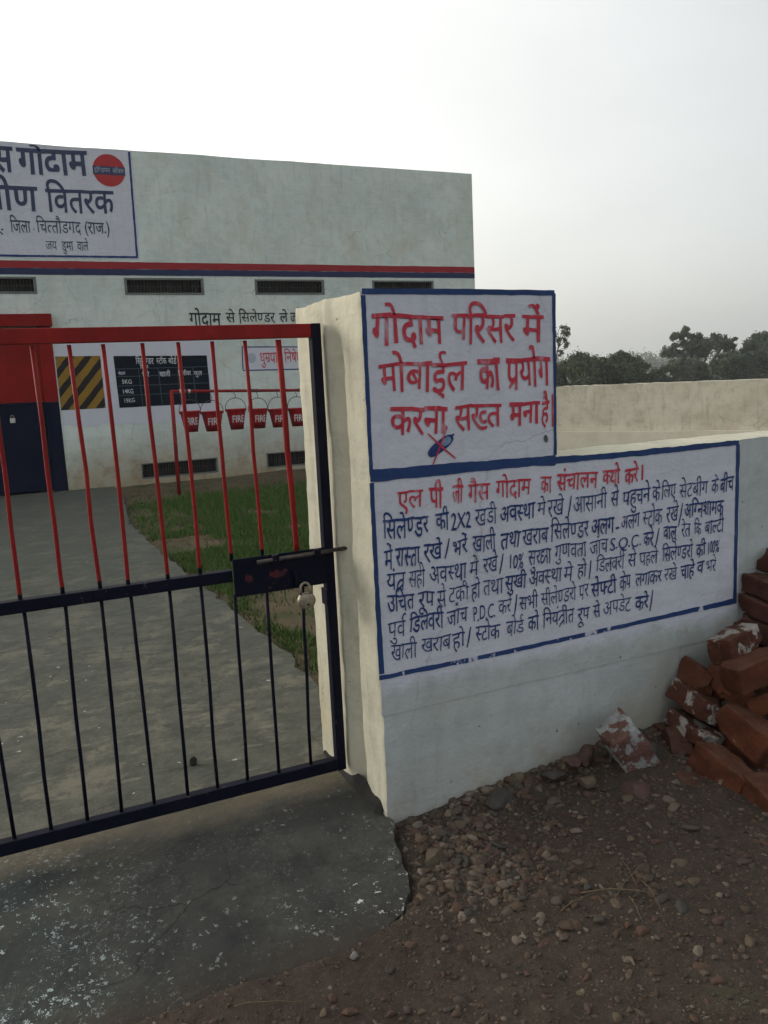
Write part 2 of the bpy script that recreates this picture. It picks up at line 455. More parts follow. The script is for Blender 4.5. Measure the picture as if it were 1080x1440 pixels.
def _concrete():
    m, nt, b = newmat('weathered concrete slab', 0.88, 0, 0.25)
    c = mixc(nt, noise_fac(nt, 1.3, 0.3, 0.7), (0.075, 0.081, 0.066), (0.130, 0.126, 0.098))
    c = mixc(nt, noise_fac(nt, 6, 0.44, 0.68, detail=9, rough=.72, stretch=(0.8, 1.3, 1), rot=(0, 0, 0.5), amount=0.95), c, (0.036, 0.041, 0.034))
    c = mixc(nt, noise_fac(nt, 9, 0.57, 0.68, detail=9, rough=.7, stretch=(0.5, 1.9, 1), rot=(0, 0, -0.35), amount=0.85), c, (0.21, 0.195, 0.15))
    c = mixc(nt, noise_fac(nt, 15, 0.46, 0.64, detail=9, rough=.75, amount=0.6), c, (0.055, 0.058, 0.046))
    c = mixc(nt, noise_fac(nt, 26, 0.56, 0.68, detail=9, rough=.75, amount=0.6), c, (0.17, 0.165, 0.13))
    c = mixc(nt, noise_fac(nt, 90, 0.52, 0.7, amount=0.5), c, (0.05, 0.05, 0.042))
    c = mixc(nt, mulf(nt, spot_fac(nt, 24, 0.22, 1.7, 0.52, 0.78), 0.85), c, (0.50, 0.49, 0.42))
    c = mixc(nt, mulf(nt, noise_fac(nt, 2.4, 0.52, 0.60, detail=9, rough=.75), 0.8), c, (0.17, 0.155, 0.115))
    c = mixc(nt, mulf(nt, crack_fac(nt, 1.1, 0.007, 0.7, 0.42, 0.55), 0.7), c, (0.025, 0.025, 0.02))
    # far end greyer
    c = mixc(nt, mulf(nt, axis_fac(nt, 'Y', 4.5, 9.5, 1.5, 0.8), 0.6), c, (0.070, 0.080, 0.070))
    # tan scuffed sill in front of the gate, then the dark spill of old paint on the apron
    c = mixc(nt, mulf(nt, axis_fac(nt, 'Y', 3.05, 2.86, 0.16, 4), 0.6), c, (0.150, 0.118, 0.072))
    c = mixc(nt, noise_fac(nt, 26, 0.5, 0.7, amount=0.25), c, (0.06, 0.055, 0.045))
    ap = mixc(nt, noise_fac(nt, 3.2, 0.3, 0.7), (0.029, 0.032, 0.031), (0.052, 0.051, 0.045))
    ap = mixc(nt, noise_fac(nt, 8, 0.46, 0.66, amount=0.8, detail=9, rough=.72), ap, (0.019, 0.020, 0.021))
    ap = mixc(nt, noise_fac(nt, 60, 0.55, 0.72, amount=0.4), ap, (0.075, 0.072, 0.062))
    ap = mixc(nt, mulf(nt, noise_fac(nt, 7, 0.62, 0.72), 0.5), ap, (0.07, 0.045, 0.035))
    ap = mixc(nt, mulf(nt, axis_fac(nt, 'X', 0.35, -0.25, 0.4, 3), 0.5), ap, (0.042, 0.062, 0.060))
    ap = mixc(nt, mulf(nt, spot_fac(nt, 46, 0.36, 2.6, 0.46, 0.74), 0.42), ap, (0.36, 0.40, 0.39))
    ap = mixc(nt, mulf(nt, spot_fac(nt, 110, 0.42, 3.4, 0.44, 0.72), 0.4), ap, (0.34, 0.38, 0.38))
    ap = mixc(nt, noise_fac(nt, 1.9, 0.50, 0.66, detail=8, rough=.7, amount=0.7), ap, (0.085, 0.080, 0.066))
    ap = mixc(nt, mulf(nt, crack_fac(nt, 1.6, 0.008, 1.2, 0.45, 0.55), 0.8), ap, (0.012, 0.012, 0.012))
    ap = mixc(nt, mulf(nt, spot_fac(nt, 60, 0.46, 4.5, 0.36, 0.66), axis_fac(nt, 'X', 0.45, 0.05, 0.3, 4)), ap, (0.36, 0.42, 0.42))
    edge_on = mulf(nt, axis_fac(nt, 'X', 0.62, 0.84, 0.15, 5), axis_fac(nt, 'Y', 2.32, 2.20, 0.1, 5))
    ap = mixc(nt, mulf(nt, spot_fac(nt, 48, 0.45, 6, 0.42, 0.72), edge_on), ap, (0.52, 0.53, 0.52))
    ap = mixc(nt, mulf(nt, axis_fac(nt, 'Y', 2.16, 1.97, 0.16, 9), 0.85), ap, (0.043, 0.033, 0.025))
    c = mixc(nt, axis_fac(nt, 'Y', 2.98, 2.72, 0.22, 4.5), c, ap)
    setcol(nt, b, c)
    bump(nt, b, [(2.2, 0.4, 0.03, 6), (24, 0.6, 0.010, 7), (120, 0.5, 0.003, 4)])
    return m
M_CONC = _concrete()

def _dirt():
    m, nt, b = newmat('gravelly brown dirt', 0.95, 0, 0.15)
    c = mixc(nt, noise_fac(nt, 2.1, 0.3, 0.7), (0.056, 0.042, 0.033), (0.041, 0.032, 0.026))
    c = mixc(nt, noise_fac(nt, 16, 0.45, 0.75), c, (0.030, 0.021, 0.016))
    c = mixc(nt, noise_fac(nt, 70, 0.5, 0.7, amount=0.6), c, (0.082, 0.062, 0.045))
    c = mixc(nt, mulf(nt, noise_fac(nt, 5, 0.58, 0.72), 0.5), c, (0.050, 0.052, 0.030))
    c = mixc(nt, spot_fac(nt, 150, 0.42, 6, 0.3, 0.75), c, (0.11, 0.085, 0.064))
    c = mixc(nt, spot_fac(nt, 90, 0.32, 4, 0.55, 0.95), c, (0.24, 0.22, 0.19))
    setcol(nt, b, c)
    bump(nt, b, [(30, 0.6, 0.012, 6), (160, 0.7, 0.004, 4)])
    return m
M_DIRT = _dirt()

def _soil():
    m, nt, b = newmat('bare yard soil', 0.95, 0, 0.15)
    c = mixc(nt, noise_fac(nt, 0.9, 0.3, 0.7), (0.115, 0.085, 0.052), (0.080, 0.068, 0.042))
    c = mixc(nt, noise_fac(nt, 6, 0.45, 0.75), c, (0.055, 0.050, 0.030))
    c = mixc(nt, noise_fac(nt, 30, 0.55, 0.75, amount=0.6), c, (0.16, 0.125, 0.085))
    c = mixc(nt, mulf(nt, noise_fac(nt, 1.8, 0.52, 0.68), 0.7), c, (0.030, 0.055, 0.015))
    setcol(nt, b, c)
    bump(nt, b, [(6, 0.5, 0.03, 6), (60, 0.5, 0.008, 4)])
    return m
M_SOIL = _soil()
M_FIELD = plain('dry field', (0.12, 0.10, 0.06), (0.06, 0.065, 0.03), 0.15, 0.95)

def _stone():
    m, nt, b = newmat('mixed gravel stone', 0.85, 0, 0.25)
    g = nt.nodes.new('ShaderNodeNewGeometry')
    rp = nt.nodes.new('ShaderNodeValToRGB')
    e = rp.color_ramp.elements
    cols = [(0.050, 0.033, 0.024), (0.078, 0.051, 0.034), (0.088, 0.048, 0.034), (0.060, 0.050, 0.040), (0.115, 0.083, 0.055), (0.043, 0.041, 0.035), (0.090, 0.066, 0.050), (0.16, 0.13, 0.10)]
    e[0].position = 0.0; e[0].color = rgba(cols[0]); e[1].position = 0.94; e[1].color = rgba(cols[-1])
    for i, c in enumerate(cols[1:-1]):
        x = e.new((i + 1) / 7.2); x.color = rgba(c)
    nt.links.new(g.outputs['Random Per Island'], rp.inputs['Fac'])
    c = mixc(nt, noise_fac(nt, 60, 0.4, 0.75, amount=0.55), rp.outputs['Color'], (0.045, 0.034, 0.026))
    setcol(nt, b, c)
    bump(nt, b, [(90, 0.5, 0.004, 4)])
    return m
M_STONE = _stone()
M_ROCKGREY = plain('grey rock', (0.058, 0.052, 0.045), (0.038, 0.034, 0.030), 22, 0.85, 0, 0.25, [(40, 0.6, 0.008, 5)], True)
M_ROCKTAN = plain('tan rock', (0.095, 0.075, 0.052), (0.060, 0.047, 0.034), 22, 0.85, 0, 0.25, [(40, 0.6, 0.008, 5)], True)
M_ROCKPINK = plain('pinkish rock', (0.085, 0.048, 0.040), (0.055, 0.034, 0.029), 22, 0.85, 0, 0.25, [(40, 0.6, 0.008, 5)], True)

def mat_brick(name, c1, c2, mort_lo, mort_amt, mort=(0.36, 0.33, 0.30)):
    m, nt, b = newmat(name, 0.92, 0, 0.15)
    oi = nt.nodes.new('ShaderNodeObjectInfo')
    c = mixc(nt, oi.outputs['Random'], c1, c2)
    c = mixc(nt, noise_fac(nt, 10, 0.42, 0.62, rand=True, amount=0.75, detail=8, rough=.7), c, tuple(k * 0.42 for k in c1))
    c = mixc(nt, noise_fac(nt, 60, 0.5, 0.75, rand=True, amount=0.5), c, tuple(min(1, k * 1.6) for k in c2))
    gn = nt.nodes.new('ShaderNodeNewGeometry'); gs = nt.nodes.new('ShaderNodeSeparateXYZ'); nt.links.new(gn.outputs['Normal'], gs.inputs[0])
    dr_ = nt.nodes.new('ShaderNodeMapRange'); dr_.inputs['From Min'].default_value = 0.2; dr_.inputs['From Max'].default_value = 1.0; nt.links.new(gs.outputs['Z'], dr_.inputs['Value'])
    c = mixc(nt, mulf(nt, mulf(nt, dr_.outputs['Result'], noise_fac(nt, 18, 0.35, 0.65, rand=True)), 0.5), c, (0.12, 0.075, 0.052))
    mf = noise_fac(nt, 13, mort_lo, mort_lo + 0.04, rand=True, amount=mort_amt, detail=8)
    mc = mixc(nt, noise_fac(nt, 40, 0.35, 0.7, rand=True), mort, tuple(k * 0.6 for k in mort))
    setcol(nt, b, mixc(nt, mf, c, mc))
    bump(nt, b, [(22, 0.8, 0.014, 6), (130, 0.8, 0.004, 5)], True)
    return m
M_BRICK = mat_brick('fired clay brick', (0.118, 0.037, 0.018), (0.080, 0.027, 0.015), 0.66, 0.7)
M_BRICKMORT = mat_brick('brick with old mortar', (0.092, 0.033, 0.021), (0.072, 0.027, 0.018), 0.535, 0.95)
M_BRICKDARK = mat_brick('dark stacked brick', (0.080, 0.031, 0.022), (0.064, 0.026, 0.020), 0.70, 0.6)
M_RUBBLE = mat_brick('mortar lump', (0.15, 0.075, 0.062), (0.13, 0.065, 0.055), 0.50, 0.9, (0.30, 0.32, 0.31))

def mat_leaf(name, c1, c2):
    m, nt, b = newmat(name, 0.7, 0, 0.25)
    g = nt.nodes.new('ShaderNodeNewGeometry')
    c = mixc(nt, g.outputs['Random Per Island'], c1, c2)
    setcol(nt, b, c)
    return m
M_LEAFDARK = mat_leaf('dark foliage', (0.036, 0.052, 0.030), (0.072, 0.092, 0.050))  # tree greens lightened: distance haze put into the leaf colours
M_LEAFGREY = mat_leaf('grey green foliage', (0.056, 0.072, 0.048), (0.105, 0.122, 0.076))
M_LEAFMID = mat_leaf('olive foliage', (0.052, 0.070, 0.032), (0.098, 0.115, 0.055))
M_BARK = plain('bark', (0.075, 0.06, 0.048), (0.045, 0.037, 0.03), 4, 0.95)
M_GRASS = mat_leaf('grass blades', (0.030, 0.085, 0.010), (0.080, 0.140, 0.024))
M_STRAW = plain('dry straw', (0.13, 0.098, 0.058), (0.085, 0.066, 0.042), 30, 0.9)
M_DUNG = plain('dark clod', (0.022, 0.022, 0.017), (0.04, 0.038, 0.028), 30, 0.95, 0, 0.2, [(60, 0.6, 0.006, 4)])

# ------------------------------------------------------------------ hand lettering
# glyph outlines come from Blender's built-in font; matra order, half letters, reph and rakar are composed here
_G = {}
_GB = {}
def _curve_mesh(s, off):
    c = bpy.data.curves.new('glyph', 'FONT')
    c.body = s
    c.resolution_u = 3
    c.offset = off
    o = bpy.data.objects.new('glyph', c)
    COL.objects.link(o)
    bpy.context.view_layer.update()
    me = bpy.data.meshes.new_from_object(o.evaluated_get(bpy.context.evaluated_depsgraph_get()))
    vs = [(v.co.x, v.co.y) for v in me.vertices]
    fs = [tuple(p.vertices) for p in me.polygons]
    bpy.data.objects.remove(o); bpy.data.curves.remove(c); bpy.data.meshes.remove(me)
    return vs, fs
_BARW = None
def glyph(ch, off=0.0):
    global _BARW
    k = (ch, off)
    if k not in _G:
        if _BARW is None:
            v, f = _curve_mesh('WWW', 0.0); _BARW = max(x for x, y in v)
        vs, fs = _curve_mesh(ch, off)
        v2, _ = _curve_mesh(ch + 'WWW', 0.0)
        adv = max(x for x, y in v2) - _BARW
        _G[k] = (vs, fs, adv)
    return _G[k]

def clip_x(vs, fs, xc):
    """keep the part of a flat mesh left of xc"""
    bm = bmesh.new()
    bv = [bm.verts.new((x, y, 0)) for x, y in vs]
    for f in fs:
        try: bm.faces.new([bv[i] for i in f])
        except ValueError: pass
    bmesh.ops.bisect_plane(bm, geom=list(bm.verts) + list(bm.edges) + list(bm.faces), plane_co=(xc, 0, 0), plane_no=(1, 0, 0), clear_outer=True)
    bm.verts.index_update()
    o = ([(v.co.x, v.co.y) for v in bm.verts], [tuple(v.index for v in f.verts) for f in bm.faces])
    bm.free()
    return o

def stem_left(vs, fs, adv):
    """left edge of the right-hand stem, found on the slice just above the baseline"""
    ys = 0.12
    segs = []
    for f in fs:
        xs = []
        for i in range(len(f)):
            (xa, ya), (xb, yb) = vs[f[i]], vs[f[(i + 1) % len(f)]]
            if (ya - ys) * (yb - ys) < 0:
                xs.append(xa + (xb - xa) * (ys - ya) / (yb - ya))
        if len(xs) >= 2: segs.append((min(xs), max(xs)))
    segs.sort(key=lambda s: -s[1])
    lo, hi = segs[0]
    for a, b in segs[1:]:
        if b >= lo - 1e-3: lo = min(lo, a)
    return lo, hi

def stroke(pts, w):
    """a brush stroke as a flat strip with slightly tapered ends"""
    n = len(pts); vs = []; fs = []
    for i, (x, y) in enumerate(pts):
        a = pts[max(i - 1, 0)]; b = pts[min(i + 1, n - 1)]
        dx, dy = b[0] - a[0], b[1] - a[1]; l = math.hypot(dx, dy) or 1
        ww = w * (0.7 if i in (0, n - 1) else 1.0) / 2
        vs += [(x - dy / l * ww, y + dx / l * ww), (x + dy / l * ww, y - dx / l * ww)]
    for i in range(n - 1):
        fs.append((2 * i, 2 * i + 1, 2 * i + 3, 2 * i + 2))
    return vs, fs

CONS = set('कखगघङचछजझञटठडढणतथदधनपफबभमयरलवशषसह')
def layout(word, off=0.0):
    """list of (verts, faces) placed in em units, and the total advance"""
    W = 0.085 + off * 2
    out = []; x = 0.0; i = 0
    head = 0.60
    def put(vs, fs, dx):
        out.append(([(a + dx, b) for a, b in vs], fs))
    while i < len(word):
        c = word[i]
        if c not in CONS:
            if c == ' ':
                x += 0.3; i += 1; continue
            vs, fs, adv = glyph(c, off); put(vs, fs, x); x += adv; i += 1; continue
        # one cluster
        cl = [c]; j = i + 1
        while j + 1 < len(word) and word[j] == '्' and word[j + 1] in CONS:
            cl.append(word[j + 1]); j += 2
        marks = []
        while j < len(word) and word[j] in 'ािीुूेैोौंँॉः':
            marks.append(word[j]); j += 1
        reph = False
        if len(cl) > 1 and cl[0] == 'र':
            reph = True; cl = cl[1:]
        if 'ि' in marks:
            vs, fs, adv = glyph('ि', off); put(vs, fs, x); x += adv; marks.remove('ि')
        if cl == ['त', 'र']:
            w = 0.50
            put(*stroke([(0, head), (w + .06, head)], W), x)
            put(*stroke([(w - .06, head), (w - .06, 0)], W), x)
            put(*stroke([(w - .07, .40), (.30, .40), (.20, .36), (.11, .27), (.06, .17)], W), x)
            put(*stroke([(w - .07, .22), (.32, .16), (.20, .08), (.10, -.03)], W), x)
            x += w + .04
        elif cl == ['क', 'ष']:
            w = 0.66
            put(*stroke([(0, head), (w + .08, head)], W), x)
            put(*stroke([(w - .05, head), (w - .05, 0)], W), x)
            put(*stroke([(.36, head), (.33, .52), (.20, .55), (.09, .50), (.08, .41), (.17, .36), (.30, .37)], W), x)
            put(*stroke([(.24, .36), (.12, .30), (.07, .20), (.12, .09), (.24, .07), (.36, .16), (.42, .27), (.50, .33), (w - .05, .33)], W), x)
            x += w + .06
        else:
            rak = False
            if len(cl) > 1 and cl[-1] == 'र':
                rak = True; cl = cl[:-1]
            for k, cc in enumerate(cl):
                vs, fs, adv = glyph(cc, off)
                if k < len(cl) - 1:
                    if cc in 'कफ':
                        cut = adv * 0.80
                    elif cc in 'टठडढदहर':
                        cut = None
                    else:
                        lo, hi = stem_left(vs, fs, adv); cut = lo - 0.004
                    if cut:
                        v2, f2 = clip_x(vs, fs, cut); put(v2, f2, x); x += cut + 0.004
                    else:
                        put(vs, fs, x); x += adv
                else:
                    put(vs, fs, x)
                    if rak:
                        lo, hi = stem_left(vs, fs, adv)
                        put(*stroke([(lo + .03, .22), (lo - .10, .13), (lo - .22, .00)], W), x)
                    x += adv
        for mk_ in marks:
            if mk_ == 'ँ':
                put(*stroke([(-.34, .84), (-.30, .77), (-.23, .745), (-.16, .77), (-.12, .84)], W * .8), x)
                put(*stroke([(-.235, .84), (-.235, .92)], W), x)
                continue
            vs, fs, adv = glyph(mk_, off); put(vs, fs, x); x += adv
        if reph:
            put(*stroke([(x - .14, head), (x - .21, .70), (x - .20, .80), (x - .11, .86), (x - .01, .82)], W), 0)
        i = j
    return out, x

def lettering(name, words, y, mat, parent, off=0.0, jig=1.0, slant=0.0, head=0.60, xf=None, lift=0.0002, topk=1.0):
    """words: (text, X0, Z0, X1, Z1, height) with Z at the head line; one mesh of flat paint on the plane Y = y"""
    V = []; F = []
    lay = 0
    for wi, (t, x0, z0, x1, z1, h) in enumerate(words):
        parts, adv = layout(t, off + random.choice([-.006, 0, .007]) * min(1, jig))
        latin = all(ord(c) < 128 for c in t)
        top = 0.69 if latin else head
        xs = [a for vs, _ in parts for a, b in vs]
        lo, hi = min(xs), max(xs)
        if not latin: lo, hi = max(lo, -0.05), min(hi, adv + .05)
        if hi - lo < 0.15: lo -= .1; hi += .1
        sx = (x1 - x0) / (hi - lo); sz = h / top
        ph = random.uniform(0, 100)
        x0 += h * .05; x1 -= h * .05; sx = (x1 - x0) / (hi - lo)
        for vs, fs in parts:
            lay += 1
            a0 = random.gauss(0, 0.022) * jig; s0 = 1 + random.gauss(0, 0.035) * jig; d0 = random.gauss(0, 0.008) * jig
            n = len(V)
            cx = sum(a for a, b in vs) / len(vs)
            yy = y - lift * (1 + lay % 9)
            for a, b in vs:
                b2 = b - top
                if b2 > 0.03: b2 = 0.03 + (b2 - 0.03) * topk
                a2 = a
                b3 = b2 * s0 + (a2 - cx) * a0 * .6 + d0
                a3 = a2 + b2 * slant
                X = x0 + (a3 - lo) * sx
                t_ = (a - lo) / (hi - lo)
                Z = z0 + (z1 - z0) * t_ + b3 * sz
                wv = h * 0.055 * jig
                X += wv * mnoise.noise(Vector((X / h * 1.3 + ph, Z / h * 1.3, 1.7)))
                Z += wv * mnoise.noise(Vector((X / h * 1.3 + ph, Z / h * 1.3, 9.1)))
                if xf: V.append(xf(X, yy, Z))
                else: V.append((X, yy, Z))
            F += [tuple(i + n for i in f) for f in fs]
    return mk(name, V, F, mat, parent)

# ------------------------------------------------------------------ lettering tables (metres on the wall planes)
T_TOP = [('गोदाम', 1.0909, 1.7017, 1.3621, 1.6986, 0.0906), ('परिसर', 1.38, 1.6984, 1.6447, 1.6941, 0.0899), ('में', 1.6636, 1.6951, 1.7606, 1.694, 0.0902), ('मोबाईल', 1.1061, 1.545, 1.4439, 1.5423, 0.0929), ('का', 1.4777, 1.5459, 1.5777, 1.5449, 0.0917), ('प्रयोग', 1.5923, 1.548, 1.7899, 1.544, 0.0938), ('करना', 1.1406, 1.4025, 1.3607, 1.3937, 0.0823), ('सख्त', 1.3829, 1.3972, 1.5748, 1.3944, 0.0827), ('मना', 1.6013, 1.3979, 1.7409, 1.393, 0.0775), ('है', 1.7379, 1.3921, 1.7811, 1.3948, 0.0785)]
T_RED = [('एल', 1.1543, 1.1251, 1.2566, 1.1268, 0.0577), ('पी', 1.2748, 1.1258, 1.3341, 1.1235, 0.061), ('जी', 1.364, 1.1267, 1.4119, 1.127, 0.0593), ('गैस', 1.426, 1.1244, 1.5212, 1.1222, 0.06), ('गोदाम', 1.5413, 1.1258, 1.6944, 1.1228, 0.0587), ('का', 1.7293, 1.1247, 1.7856, 1.1233, 0.0573), ('संचालन', 1.8014, 1.1271, 1.9964, 1.1194, 0.0584), ('क्यो', 2.0131, 1.1224, 2.1013, 1.1199, 0.0542), ('करे', 2.1185, 1.1184, 2.1916, 1.1174, 0.0522)]
T_L1 = [('सिलेण्डर', 1.0956, 1.0365, 1.2743, 1.0329, 0.0605), ('की', 1.2965, 1.0378, 1.3534, 1.0351, 0.0568), ('2X2', 1.3561, 1.0323, 1.4413, 1.0315, 0.055), ('खडी', 1.4535, 1.0327, 1.5466, 1.0351, 0.0558), ('अवस्था', 1.5539, 1.0305, 1.7104, 1.0356, 0.0542), ('मे', 1.715, 1.0325, 1.7571, 1.0319, 0.055), ('रखे', 1.7588, 1.0357, 1.8382, 1.0339, 0.0541), ('आसानी', 1.877, 1.0312, 2.0363, 1.0364, 0.0553), ('से', 2.0515, 1.0348, 2.0943, 1.036, 0.0548), ('पहुचने', 2.1081, 1.0307, 2.2509, 1.037, 0.0542), ('के', 2.2541, 1.0367, 2.301, 1.0363, 0.0535), ('लिए', 2.301, 1.0363, 2.3824, 1.0383, 0.0539), ('सेटबीग', 2.3929, 1.0316, 2.554, 1.0342, 0.0548), ('के', 2.5657, 1.0322, 2.6085, 1.034, 0.0527), ('बीच', 2.6124, 1.0351, 2.6956, 1.0375, 0.0531)]
T_L2 = [('में', 1.0954, 0.9328, 1.1316, 0.9354, 0.0557), ('रास्ता', 1.1377, 0.9358, 1.2371, 0.9351, 0.0588), ('रखे', 1.2453, 0.936, 1.3242, 0.9363, 0.0546), ('भरें', 1.3592, 0.9319, 1.4235, 0.9363, 0.053), ('खाली', 1.4381, 0.9409, 1.5407, 0.9384, 0.0562), ('तथा', 1.5556, 0.9365, 1.644, 0.9387, 0.0558), ('खराब', 1.6464, 0.9384, 1.7664, 0.9371, 0.0553), ('सिलेण्डर', 1.7728, 0.9417, 1.9516, 0.9382, 0.0552), ('अलग', 1.9583, 0.9396, 2.0734, 0.9378, 0.0549), ('-', 2.0769, 0.9333, 2.0976, 0.9337, 0.0555), ('अलग', 2.1011, 0.9388, 2.1993, 0.9403, 0.0531), ('स्टोक', 2.2085, 0.9434, 2.311, 0.9448, 0.0553), ('रखे', 2.3293, 0.9479, 2.3974, 0.9482, 0.0545), ('अग्निशामक', 2.4221, 0.9513, 2.6424, 0.9439, 0.0557)]
T_L3 = [('यंत्र', 1.1031, 0.8538, 1.1762, 0.8506, 0.0564), ('सही', 1.1844, 0.8519, 1.2511, 0.8498, 0.0546), ('अवस्था', 1.265, 0.8529, 1.4161, 0.8502, 0.0543), ('मे', 1.4248, 0.8508, 1.4657, 0.8528, 0.0526), ('रखे', 1.479, 0.8562, 1.5458, 0.8574, 0.0517), ('10%', 1.5939, 0.8549, 1.6552, 0.8546, 0.0512), ('सुरक्षा', 1.6707, 0.8565, 1.7777, 0.8557, 0.0533), ('गुणवता', 1.7874, 0.8625, 1.9409, 0.8598, 0.0529), ('जाँच', 1.9509, 0.8577, 2.0423, 0.8572, 0.0511), ('S.Q.C.', 2.0491, 0.8577, 2.2049, 0.8579, 0.0463), ('करे', 2.2121, 0.8585, 2.268, 0.8587, 0.0513), ('वालु', 2.3142, 0.8688, 2.3858, 0.8672, 0.0505), ('रेत', 2.4082, 0.8698, 2.4612, 0.8687, 0.0496), ('कि', 2.4765, 0.8669, 2.5189, 0.8649, 0.05), ('बाल्टी', 2.5328, 0.8662, 2.6444, 0.8669, 0.0521)]
T_L4 = [('उचित', 1.0993, 0.7805, 1.2078, 0.7736, 0.0545), ('रूप', 1.2179, 0.772, 1.285, 0.7692, 0.0528), ('से', 1.2906, 0.7683, 1.3314, 0.7672, 0.0533), ('टकी', 1.3386, 0.7699, 1.4219, 0.7688, 0.0512), ('हो', 1.4278, 0.7713, 1.4688, 0.7721, 0.0517), ('तथा', 1.4764, 0.777, 1.566, 0.7748, 0.0522), ('सुखी', 1.5705, 0.7762, 1.6657, 0.7756, 0.0503), ('अवस्था', 1.6735, 0.7763, 1.8246, 0.7763, 0.0498), ('मे', 1.8302, 0.7756, 1.8769, 0.7744, 0.0506), ('हो', 1.8935, 0.7776, 1.9401, 0.7774, 0.0496), ('डिलवरी', 1.9805, 0.7835, 2.1218, 0.7853, 0.0504), ('से', 2.1359, 0.7848, 2.182, 0.7843, 0.0512), ('पहले', 2.1913, 0.7816, 2.2904, 0.7799, 0.0503), ('सिलेण्डरो', 2.3077, 0.784, 2.4757, 0.782, 0.0527), ('की', 2.4858, 0.7778, 2.5439, 0.7792, 0.0506), ('100%', 2.5516, 0.7826, 2.6203, 0.7829, 0.051)]
T_L5 = [('पुर्व', 1.0984, 0.6863, 1.1709, 0.6847, 0.0549), ('डिलेवरी', 1.1793, 0.6901, 1.3183, 0.6898, 0.0507), ('जाँच', 1.326, 0.6885, 1.4162, 0.6919, 0.0516), ('P.D.C.', 1.4337, 0.6903, 1.5308, 0.6891, 0.0524), ('करे', 1.5379, 0.6933, 1.5987, 0.6924, 0.0491), ('सभी', 1.6295, 0.6921, 1.7162, 0.6898, 0.0484), ('सीलेण्डरो', 1.7236, 0.6908, 1.8892, 0.6928, 0.0507), ('पर', 1.8975, 0.6971, 1.9494, 0.6954, 0.0501), ('सेफ्टी', 1.9561, 0.6938, 2.0822, 0.6962, 0.0507), ('केप', 2.0937, 0.7015, 2.1537, 0.7042, 0.0499), ('लगाकर', 2.1715, 0.6988, 2.3095, 0.6991, 0.0492), ('रखे', 2.3192, 0.6992, 2.3917, 0.6992, 0.05), ('चाहे', 2.4031, 0.6976, 2.4872, 0.6991, 0.0505), ('व', 2.4949, 0.7025, 2.5377, 0.7026, 0.0479), ('भरे', 2.5455, 0.7015, 2.6028, 0.7014, 0.0483)]
T_L6 = [('खाली', 1.1035, 0.6051, 1.208, 0.5999, 0.053), ('खराब', 1.2222, 0.6063, 1.3434, 0.6035, 0.0514), ('हो', 1.3463, 0.6029, 1.4014, 0.6042, 0.0495), ('स्टोक', 1.4389, 0.6108, 1.546, 0.6076, 0.0529), ('बोर्ड', 1.5689, 0.6083, 1.6514, 0.605, 0.0525), ('को', 1.665, 0.6108, 1.7187, 0.61, 0.0517), ('नियंत्रीत', 1.7306, 0.6135, 1.8798, 0.6081, 0.0511), ('रूप', 1.8915, 0.6062, 1.952, 0.6062, 0.0505), ('से', 1.9656, 0.6054, 2.0032, 0.605, 0.0509), ('अपडेट', 2.0152, 0.6087, 2.1538, 0.611, 0.0501), ('करे', 2.1717, 0.6067, 2.2441, 0.6055, 0.0495)]
T_DANDA = [(1.7899, 1.4197, 1.7888, 1.3027), (2.2074, 1.1298, 2.2059, 1.0692), (1.869, 1.0435, 1.8517, 0.9592), (1.3485, 0.9478, 1.3289, 0.8792), (2.4145, 0.9579, 2.3933, 0.8652), (1.5661, 0.8651, 1.549, 0.7925), (2.2933, 0.8728, 2.2739, 0.7936), (1.9569, 0.7867, 1.9479, 0.7145), (1.6206, 0.7068, 1.6078, 0.6285), (1.4224, 0.6176, 1.4051, 0.5442), (2.2623, 0.6246, 2.2481, 0.539)]
T_BT = [('गैस', -0.0082, 5.117, 0.5602, 5.1121, 0.3369), ('गोदाम', 0.578, 5.1083, 1.6033, 5.1165, 0.3361), ('ग्रामीण', -0.3294, 4.5629, 0.8411, 4.5624, 0.3208), ('वितरक', 0.9236, 4.5481, 1.9399, 4.5568, 0.3129), ('बेगूँ.', -0.0882, 4.101, 0.308, 4.0898, 0.1561), ('जिला', 0.3909, 4.0917, 0.6842, 4.0824, 0.1635), ('-', 0.7054, 4.078, 0.7351, 4.079, 0.1542), ('चित्तौडगद', 0.7526, 4.095, 1.3993, 4.091, 0.1664), ('(राज.)', 1.4397, 4.0924, 1.8168, 4.0944, 0.1536), ('जय', 0.8543, 3.7994, 1.0251, 3.7984, 0.125), ('डुमा', 1.081, 3.7998, 1.2598, 3.801, 0.126), ('वाले', 1.301, 3.802, 1.4812, 3.8021, 0.1269)]
T_BG = [('गोदाम', 2.926, 2.7149, 3.4642, 2.707, 0.1834), ('से', 3.5339, 2.7086, 3.7095, 2.7103, 0.1509), ('सिलेण्डर', 3.7521, 2.7099, 4.4042, 2.7032, 0.1471), ('ले', 4.4676, 2.7025, 4.6337, 2.7008, 0.1492), ('जा', 4.6594, 2.7006, 4.8403, 2.6987, 0.1501)]
T_NS = [('धुम्रपान', 4.0723, 2.0406, 4.4843, 2.0343, 0.1681), ('निषेध', 4.51, 2.0335, 4.8407, 2.0261, 0.1579)]
